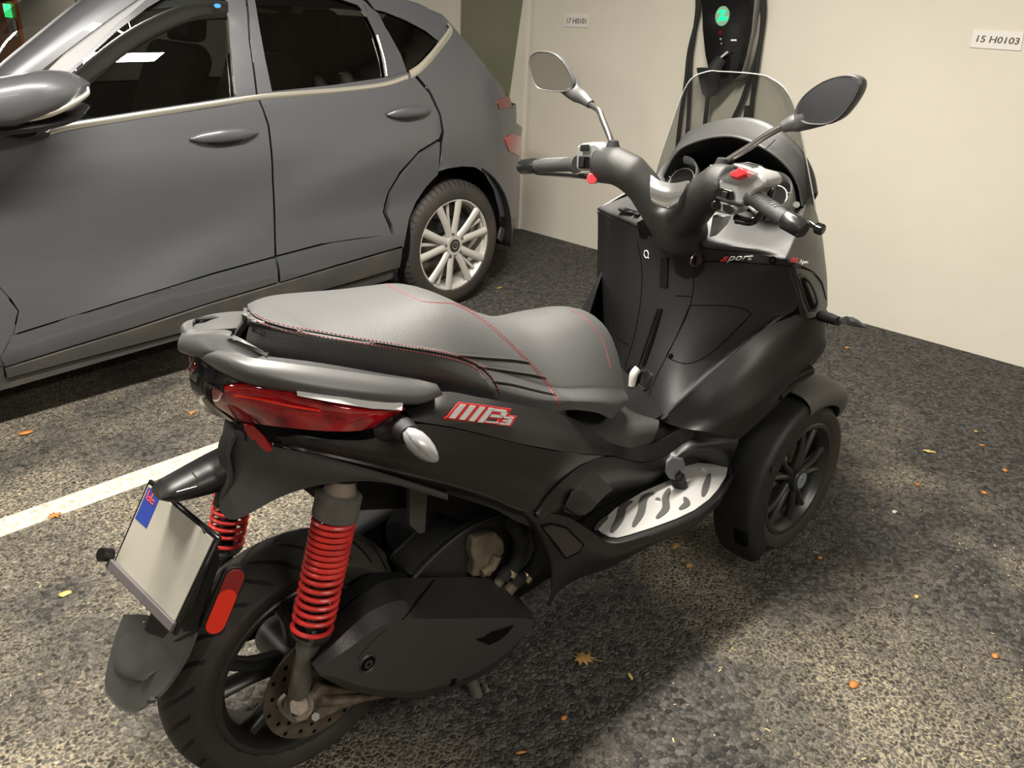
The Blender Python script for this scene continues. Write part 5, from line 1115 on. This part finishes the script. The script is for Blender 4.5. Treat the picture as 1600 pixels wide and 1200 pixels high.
slab('column_recess',SL([(995,349,.115),(1012,340,.10),(1060,350,.0),(1100,362,-.08),(1096,384,-.10),(1050,385,.0),(1000,371,.10)]),(0,0,.002),M['groove'],shelf)
outline_loop('shelf_gap',[(1005,312,.16),(975,325,.215),(962,333,.235),(995,352,.13),(996,372,.12)],shelf,closed=False,r=.0009)
outline_loop('shelf_gap',[(1203,335,-.16),(1200,350,-.18),(1185,365,-.19),(1160,380,-.18)],shelf,closed=False,r=.0009)
sb=surf('screen_side_trim',[SL([(1240,318,-.215),(1235,330,-.21)]),SL([(1262,308,-.235),(1250,340,-.225)]),SL([(1272,320,-.21),(1272,368,-.19)])],M['rail'],sct,nu=4,nv=4,mirror=True)
c=S(1244,321,y=-.228); cyl('trim_screw',c,c+Vector((-.003,-.002,.003)),.008,M['steel'],sb,n=16)
def SL(l,y=None,x=None,z=None):
    return [S(p[0],p[1],y=p[2]) if len(p)>2 else S(p[0],p[1],y,x,z) for p in l]
# ---- instrument hood
hin=SL([(1030,290,.205),(1042,262,.19),(1060,235,.155),(1085,222,.10),(1115,214,.04),(1145,213,-.02),(1175,222,-.08),(1205,238,-.135),(1232,262,-.18),(1248,290,-.205),(1254,322,-.215)])
hout=SL([(1028,272,.215),(1042,244,.20),(1062,216,.165),(1085,204,.105),(1115,196,.04),(1150,193,-.03),(1185,202,-.10),(1215,222,-.155),(1240,250,-.195),(1256,282,-.215),(1262,312,-.225)])
ho=[p+Vector((.045,0,.012)) for p in hout]; hf=[Vector((p.x+.13,p.y*.78,p.z-.03)) for p in hout]; hf2=[Vector((p.x+.20,p.y*.5,p.z-.10)) for p in hout]
hood=surf('instrument_hood',[hin,[a.lerp(b,.5)+Vector((-.004,0,.006)) for a,b in zip(hin,ho)],ho,hf,hf2],M['bar2'],sct,nu=3,nv=3,thick=.005,angle=180)
hb=[Vector((p.x+.16,p.y*.75,.93+(p.z-.93)*.62)) for p in hin]
surf('hood_inside',[[p+Vector((.002,0,-.002)) for p in hin],hb],M['dark'],hood,nu=3,nv=4,thick=.003)
slab('dash_back',hb,(.004,0,0),M['dark'],hood)
tube('hood_edge',hin,.0035,M['rail'],hood,n=8,smooth_path=3)
tube('hood_joint',[S(1197,233,y=-.12)+Vector((-.004,0,0)),S(1206,224,y=-.135),S(1211,218,y=-.145)],.001,M['groove'],hood,n=6)
# gauges
for (px,py,yy2,tl_) in ((1060,276,.145,.0),(1203,304,-.145,.0)):
    c=S(px,py,y=yy2); ax=Vector((-.80,0,.60)).normalized(); s=Vector((0,1,0)); up=ax.cross(s); R0=.058
    def gr(r,d): return [c+ax*d+(s*math.cos(a)*r+up*math.sin(a)*r) for a in [2*PI*i/48 for i in range(48)]]
    g=loft('gauge_ring',[gr(R0*.90,-.05),gr(R0*.98,-.01),gr(R0,.010),gr(R0*.965,.013),gr(R0*.90,.006),gr(R0*.86,-.02)],M['switchsilver'],sct,cap=False,angle=50)
    slab('gauge_face',gr(R0*.87,-.02),ax*.001,M['gloss'],g)
    revolve('gauge_dial',[(0,R0*.6),(0,R0*.64)],M['steel'],g,n=32) .matrix_world=Matrix.Translation(c-ax*.0185)@Vector((0,1,0)).rotation_difference(ax).to_matrix().to_4x4()
    for k in range(9):
        a=-.6+k*(PI+1.2)/8; d0=s*math.cos(a)+up*math.sin(a); tube('dial_mark',[c-ax*.0182+d0*R0*.66,c-ax*.0182+d0*R0*.74],.0006,M['silvertext'],g,n=6)
# ---- screen
sl_=[(1.335,.245,1.02),(1.325,.222,1.09),(1.318,.200,1.15),(1.310,.178,1.21),(1.302,.155,1.26),(1.296,.126,1.292),(1.30,.085,1.308)]
rows=[]
for x,y,z in sl_:
    rows.append([Vector((x+.16*(1-(t)**2)*(y/.245),y*t,z+.0)) for t in (1,.85,.6,.3,0,-.3,-.6,-.85,-1)])
scr=surf('windscreen',rows,M['screen'],sct,nu=4,nv=4,thick=0,angle=180)
edge=[r[0] for r in rows]+[rows[-1][k] for k in range(1,8)]+[r[-1] for r in rows[::-1]]
tube('screen_edge',edge,.0016,mat('screen_rim',(.35,.35,.33),.2),scr,n=6,smooth_path=3)
# ---- handlebar cover
def ring3(c,ax,up,a,b,n=20):
    ax=Vector(ax).normalized(); up=Vector(up); up=(up-ax*up.dot(ax)).normalized(); s=ax.cross(up)
    return [c+up*a*math.cos(2*PI*i/n)+s*b*math.sin(2*PI*i/n) for i in range(n)]
HB=1.03
armL=[(S(934,258,x=1.02),.044,.040),(S(962,259,x=1.02),.046,.042),(S(985,270,x=1.03),.046,.044),(S(1006,292,x=1.05),.043,.045),(S(1024,322,x=1.07),.042,.05),(S(1040,345,x=1.09),.045,.05)]
armR=[(S(1140,290,x=1.00),.044,.042),(S(1122,287,x=1.00),.046,.043),(S(1108,298,x=1.01),.045,.044),(S(1092,315,x=1.04),.045,.046),(S(1075,338,x=1.07),.045,.05),(S(1066,350,x=1.09),.045,.05)]
def arm(st_): 
    P=[a for a,_,_ in st_]; return tube_geo(P,[(a,b) for _,a,b in st_],20,up=(0,0,1))
colm=tube_geo([S(1052,318,x=1.075),S(1056,335,x=1.085),S(1060,355,x=1.10),S(1064,374,x=1.12),S(1066,382,x=1.13)],[(.050,.060),(.054,.074),(.054,.078),(.052,.074),(.046,.066)],24,up=(1,0,0))
V,Fc=geo_join([arm(armL),arm(armR),colm]); me=mesh(V,Fc); fixn(me)
hbc=link('handlebar_cover',me,M['bar'],sct,angle=180)
mod(hbc,'REMESH',mode='VOXEL',voxel_size=.006,use_smooth_shade=True); mod(hbc,'SMOOTH',factor=.6,iterations=14)
chp=surf('chrome_insert',[SL([(1019,274),(1035,284),(1055,287),(1078,283)],x=.992),SL([(1018,296),(1032,300),(1050,304),(1070,300)],x=.984),SL([(1020,310),(1034,316),(1048,319),(1062,312)],x=.984),SL([(1026,316),(1036,321),(1047,323),(1055,320)],x=.990)],M['chromesoft'],hbc,nu=4,nv=4,thick=.006,off=-1,angle=180)
tube('steering_column',[S(1070,385,x=1.15),S(1066,360,x=1.12)],.045,M['dark'],sct)
slab('column_cover_silver',SL([(1113,336),(1133,338),(1127,352),(1112,368),(1107,372)],x=1.06),(.03,0,0),M['switchsilver'],sct,bevel=.004)
# grips
M['endblack']=mat('bar_end_black',(.012,.012,.012),.3)
def grip(a,b,e0,e1,m):
    g=tube('handlebar_grip',[a,a.lerp(b,.06),a.lerp(b,.12),a.lerp(b,.55),a.lerp(b,.98),b],[.0215,.0225,.0175,.0175,.0165,.0165],M['grip'],sct,n=24,angle=50)
    tube('bar_end',[b,b.lerp(e1,.1),b.lerp(e1,.85),e1],[.0185,.0205,.0195,.015],M['endblack'],g,n=24,angle=50)
    u=(b-a).normalized(); s=u.cross(Vector((0,0,1))).normalized(); up=s.cross(u)
    for k in range(7):
        P=[]
        for i in range(10):
            t=i/9; an=-1.0+2.0*t+k*.05; c=a.lerp(b,.2+k*.085+.16*t); P.append(c+(up*math.cos(an)-s*math.sin(an))*.0178)
        tube('grip_rib',P,.0010,M['gripline'] if 'gripline' in M else mat('grip_worn_line',(.16,.16,.155),.5),g,n=6)
    return g
gl=grip(S(902,257,x=1.02),S(838,259,x=1.02),None,S(813,261,x=1.02),None)
gr_=grip(S(1172,305,x=.985),S(1226,342,x=.975),None,S(1257,360,x=.97),None)
c=S(1257,360,x=.969); 
# brake lever right
tube('brake_lever',[S(1150,340,x=1.03),S(1170,345,x=1.06),S(1200,338,x=1.08),S(1230,335,x=1.07),S(1262,347,x=1.05),S(1279,357,x=1.04)],[(.008,.010),(.008,.010),(.007,.010),(.006,.009),(.006,.008),(.006,.006)],M['gloss'],sct,smooth_path=4,n=12)
cyl('lever_ball',S(1274,355,x=1.04),S(1287,360,x=1.04),.012,M['gloss'],sct,n=16,bevel=.004)
tube('brake_lever',[S(930,277,x=1.06),S(900,275,x=1.10),S(860,272,x=1.11),S(838,270,x=1.10)],[(.006,.009)]*4,M['gloss'],sct,smooth_path=4,n=10)
# switch gear left
swl=slab('switch_housing',SL([(901,228),(909,224),(930,224),(938,229),(940,245),(937,262),(930,268),(903,267),(899,262),(900,244)],x=1.0),(.055,0,0),M['switchsilver'],sct,bevel=.008,seg=3)
slab('dip_switch_frame',SL([(905,244),(922,245),(927,254),(926,264),(904,263)],x=.997),(-.002,0,0),M['gloss'],swl,bevel=.002)
slab('dip_switch',SL([(906,246),(913,246),(913,261),(906,261)],x=.993),(-.003,0,0),M['plastic'],swl,bevel=.001)
slab('rocker_switch',SL([(909,227),(922,226),(921,236),(908,237)],x=.996),(-.006,0,.002),M['plastic'],swl,bevel=.002)
slab('indicator_switch',SL([(902,271),(918,272),(918,281),(903,279)],x=1.0),(.03,0,0),M['gloss'],sct,bevel=.003)
cyl('horn_button',S(925,279,x=.982),S(925,279,x=1.01),.0130,M['redsw'],sct,n=24,bevel=.002)
slab('horn_surround',SL([(919,268),(934,269),(935,284),(928,287),(918,284)],x=1.0),(.03,0,0),M['switchsilver'],sct,bevel=.004)
# switch gear right
swr=slab('switch_housing',SL([(1113,293),(1122,282),(1145,269),(1160,266),(1188,273),(1196,283),(1194,293),(1180,300),(1166,316),(1158,322),(1116,311)],x=.965),(.07,0,0),M['switchsilver'],sct,bevel=.010,seg=3)
slab('switch_top',SL([(1122,281),(1146,267),(1163,265),(1186,274),(1178,282),(1150,290)],x=.962),(-.0,0,.004),M['chromesoft'],swr,bevel=.002)
slab('red_kill_switch',[S(*p,x=.955) for p in ((1144,275),(1156,270),(1157,265),(1169,271),(1170,277),(1156,283),(1145,280))],(-.012,0,.008),M['redsw'],swr,bevel=.002)
slab('dip_switch_frame',SL([(1115,299),(1124,293),(1147,299),(1147,312),(1140,313),(1116,304)],x=.962),(-.002,0,0),M['gloss'],swr,bevel=.002)
slab('dip_switch',SL([(1130,298),(1138,300),(1136,310),(1128,308)],x=.958),(-.004,0,0),M['plastic'],swr,bevel=.001)
slab('button_pod',SL([(1113,313),(1120,311),(1150,320),(1152,331),(1143,337),(1118,332),(1112,326)],x=.972),(.05,0,0),M['switchsilver'],sct,bevel=.006)
cyl('starter_button',S(1119,321,x=.965),S(1119,321,x=.975),.011,M['gloss'],sct,n=24,bevel=.002)
slab('mode_button',SL([(1130,318),(1147,322),(1148,331),(1140,334),(1130,329)],x=.968),(-.003,0,0),M['gloss'],sct,bevel=.003)
slab('brake_reservoir',SL([(1138,259),(1150,256),(1172,262),(1180,270),(1160,266)],x=1.02),(.05,0,0),M['steel'],sct,bevel=.004)
tube('reservoir_hose',[S(1110,262,x=1.02),S(1150,258,x=1.05),S(1195,268,x=1.05),S(1205,300,x=1.03),S(1180,345,x=1.03),S(1150,345,x=1.03)],.007,M['gloss'],sct,smooth_path=5)
# mirrors
def mirror(outer,x0,x1,gl,stem,bx,neck,label):
    """outer/gl: pixel outlines; the glass plane leans with x from x0 (inner) to x1 (outer)"""
    xs=[p[0] for p in outer]; a,b=min(xs),max(xs)
    X=lambda px: x0+(x1-x0)*(px-a)/(b-a)
    O=[S(p[0],p[1],x=X(p[0])) for p in outer]; O=arc(catmull(O+[O[0]],60)[:-1],48,True); c=sum(O,Vector())/len(O)
    n=(O[0]-c).cross(O[12]-c).normalized()
    if n.x>0: n=-n
    R=[[c+(p-c)*.90+n*.003 for p in O],[c+(p-c)*.97+n*.006 for p in O],[c+(p-c)*1.0+n*.003 for p in O],[c+(p-c)*1.0-n*.006 for p in O],[c+(p-c)*.93-n*.020 for p in O],[c+(p-c)*.75-n*.033 for p in O],[c+(p-c)*.4-n*.040 for p in O]]
    h=loft('mirror_housing',R,M['rail'],sct,angle=60)
    G=[c+(p-c)*.905+n*.0035 for p in O]
    slab('mirror_glass',G,n*.0008,M['mirrorglass'],h)
    tube('mirror_neck',[c.lerp(neck[0],.55)-n*.022]+list(neck),[.03,.020,.017,.011],M['rail'],h,smooth_path=4,n=16)
    tube('mirror_stem',stem,[.0075]*len(stem),M['stem'],sct,smooth_path=5,n=14)
    tube('stem_boot',[bx,bx+Vector((0,0,.012)),bx+Vector((0,0,.026))],[.020,.017,.012],M['rubber'],sct,n=18)
outL=[(829,87),(840,80),(860,81),(874,88),(886,103),(896,122),(898,133),(893,141),(876,144),(845,140),(834,128),(827,104)]
mirror(outL,1.035,1.07,None,[S(922,163,x=1.07),S(935,172,x=1.06),S(942,188,x=1.05),S(952,212,x=1.04),S(957,228,x=1.035)],S(957,236,x=1.035),[S(899,146,x=1.08),S(910,152,x=1.075),S(923,163,x=1.07)],'')
outR=[(1243,180),(1247,165),(1262,145),(1290,126),(1320,117),(1342,119),(1347,132),(1340,150),(1325,172),(1310,187),(1290,195),(1260,193)]
mirror(outR,1.065,1.02,None,[S(1222,198,x=1.06),S(1200,210,x=1.055),S(1170,230,x=1.05),S(1135,252,x=1.04),S(1130,258,x=1.035)],S(1127,266,x=1.035),[S(1249,190,x=1.075),S(1238,193,x=1.07),S(1222,199,x=1.062)],'')
# front indicator
st=tube('front_indicator_stalk',[S(1284,494,y=-.34),S(1296,497,y=-.37),S(1310,502,y=-.40)],[(.014,.016),(.013,.014),(.011,.011)],M['satin'],sct,n=14)
def fl(px,py,y): return S(px,py,y=y)
loft('front_indicator',[[fl(1308,497,-.40),fl(1311,496,-.41),fl(1312,504,-.41),fl(1308,507,-.40)],[fl(1322,490,-.42),fl(1332,492,-.43),fl(1332,510,-.43),fl(1322,510,-.42)],[fl(1335,494,-.44),fl(1344,500,-.45),fl(1344,513,-.45),fl(1336,512,-.44)],[fl(1354,509,-.47),fl(1356,511,-.47),fl(1356,514,-.47),fl(1353,513,-.47)]],mat('indicator_smoke',(.12,.12,.13),.2,coat=.3),st,angle=60,subs=2)
# tow bracket stub under the fairing
tube('radiator_stay',[S(1215,612,y=-.30),S(1240,592,y=-.31),S(1266,578,y=-.32)],[(.03,.014),(.028,.014),(.014,.014)],M['gloss'],sct,n=12)
# ================================================================== LEAVES
LC=[mat('leaf_tan',(.42,.25,.07),.7,col2=(.32,.17,.05),vscale=60),mat('leaf_orange',(.50,.20,.05),.7,col2=(.40,.14,.03),vscale=60),mat('leaf_yellow',(.55,.42,.14),.7)]
def leaf(px,py,size,kind,c,label,rot=0,group=None):
    p=W(px,py,z=.003); r=random.Random(px*7+py)
    if kind=='maple':
        k=[(1,0),(.55,.16),(.75,.5),(.38,.42),(.30,.92),(.05,.55),(-.35,.85),(-.30,.38),(-.8,.42),(-.5,.1),(-.95,-.12),(-.45,-.22),(-.55,-.7),(-.12,-.42),(.15,-.9),(.3,-.42),(.75,-.55),(.5,-.15)]
    elif kind=='oval': k=[(math.cos(a)*1.0,math.sin(a)*.35) for a in [2*PI*i/14 for i in range(14)]]
    else: k=[(math.cos(a)*(1+.35*r.random()),math.sin(a)*(.7+.35*r.random())) for a in [2*PI*i/9 for i in range(9)]]
    cr,sr=math.cos(rot),math.sin(rot)
    V=[Vector((0,0,.006))]+[Vector(((a*cr-b*sr)*size,(a*sr+b*cr)*size,.001+.010*r.random()*min(1,size/.03))) for a,b in k]
    n=len(k); me=mesh(V,[(0,i+1,(i+1)%n+1) for i in range(n)]); o=link('fallen_leaf',me,LC[c],None,angle=180); o.location=p; o.location.z=.001
    mod(o,'SOLIDIFY',thickness=.0008)
    tag(o,label,'leaf','fallen leaves on the asphalt')
    if kind=='maple': tube('leaf_stem',[Vector((-.3*size*cr,-.3*size*sr,.005)),Vector((-1.5*size*cr,-1.5*size*sr,.003))],.0008,LC[c],o,n=5)
leaf(912,1030,.031,'maple',0,'large tan maple leaf on the asphalt in front of the scooter, biggest of the leaves',2.2)
leaf(984,1056,.014,'oval',2,'narrow yellow leaf lying just right of the large tan maple leaf',1.1)
leaf(1054,853,.015,'bit',0,'curled brown leaf in the shadow under the silver foot mat, upper of two')
leaf(1076,884,.017,'maple',0,'brown leaf in the shadow under the silver foot mat, lower of two',.7)
leaf(1334,1069,.012,'bit',1,'orange leaf scrap on the dusty asphalt at lower right')
leaf(1434,757,.012,'maple',1,'small orange leaf right of the front wheel, level with its hub',.3)
leaf(1538,770,.014,'maple',1,'orange leaf near the right edge, below the row of small leaves',1.2)
leaf(1571,735,.014,'maple',1,'orange leaf at the far right edge of the view',.2)
leaf(1535,696,.012,'oval',1,'pointed orange leaf at right, above the others near the edge',2.)
leaf(1525,674,.010,'bit',0,'small tan leaf bit at right, uppermost of the cluster')
leaf(1324,543,.012,'bit',1,'orange leaf scrap close to the foot of the wall by the front indicator')
leaf(300,645,.017,'maple',1,'orange leaf between the grey car and the scooter tail',.9)
leaf(85,806,.022,'maple',1,'orange leaf lying on the white parking line',.1)
leaf(40,676,.020,'bit',1,'flattened orange leaf patch near the car at the left edge')
leaf(101,928,.014,'bit',2,'pale yellow leaf below the parking line at left')
leaf(1281,871,.008,'bit',1,'tiny orange leaf bit below right of the front wheel')
leaf(1144,1013,.007,'oval',2,'tiny yellow leaf right of the narrow yellow leaf',.4)
leaf(814,1176,.014,'oval',1,'orange leaf at the bottom edge of the view',-.6)
leaf(881,1121,.008,'bit',1,'small orange leaf below the large tan maple leaf')
leaf(780,450,.016,'bit',0,'yellow-brown leaf on the asphalt beside the rear wheel of the grey car')
leaf(1555,1025,.010,'bit',1,'small orange leaf scrap at the lower right edge')
leaf(1432,932,.008,'bit',2,'tiny pale leaf bit on the dusty asphalt right of center')
leaf(1452,706,.022,'oval',2,'thin straw-coloured twig leaf right of the front wheel',1.9)
o=box('green_scrap',(0,0,.003),(.018,.012,.004),mat('pale_green_foil',(.45,.6,.5),.3),None,bevel=.001); o.location=W(1397,801,z=0); tag(o,'pale green and white scrap on the asphalt right of the front wheel','litter')
# loose grit, beyond counting
bm=bmesh.new(); r=random.Random(3)
for i in range(520):
    px,py=r.uniform(700,1640),r.uniform(520,1230)
    if i%4==0: px,py=r.uniform(-30,420),r.uniform(620,1230)
    p=W(px,py,z=0)
    if p.x>3.5 or abs(p.y-(yl+yr)/2)<.10 or (-.35<p.x<1.75 and abs(p.y)<.42): continue
    s=r.uniform(.0012,.0032); a=r.uniform(0,PI); L=s*r.choice([1,1,1.6,4])
    q=bmesh.ops.create_cube(bm,size=1,matrix=Matrix.Translation((p.x,p.y,.0015))@Matrix.Rotation(a,4,'Z')@Matrix.Diagonal((L,s,.0015,1)))
me=bpy.data.meshes.new('m'); bm.to_mesh(me); bm.free(); o=link('grit',me,mat('pale_grit',(.55,.42,.22),.8),None,smooth=False); tag(o,'scattered pale grit and leaf crumbs over the asphalt','grit',kind='stuff')
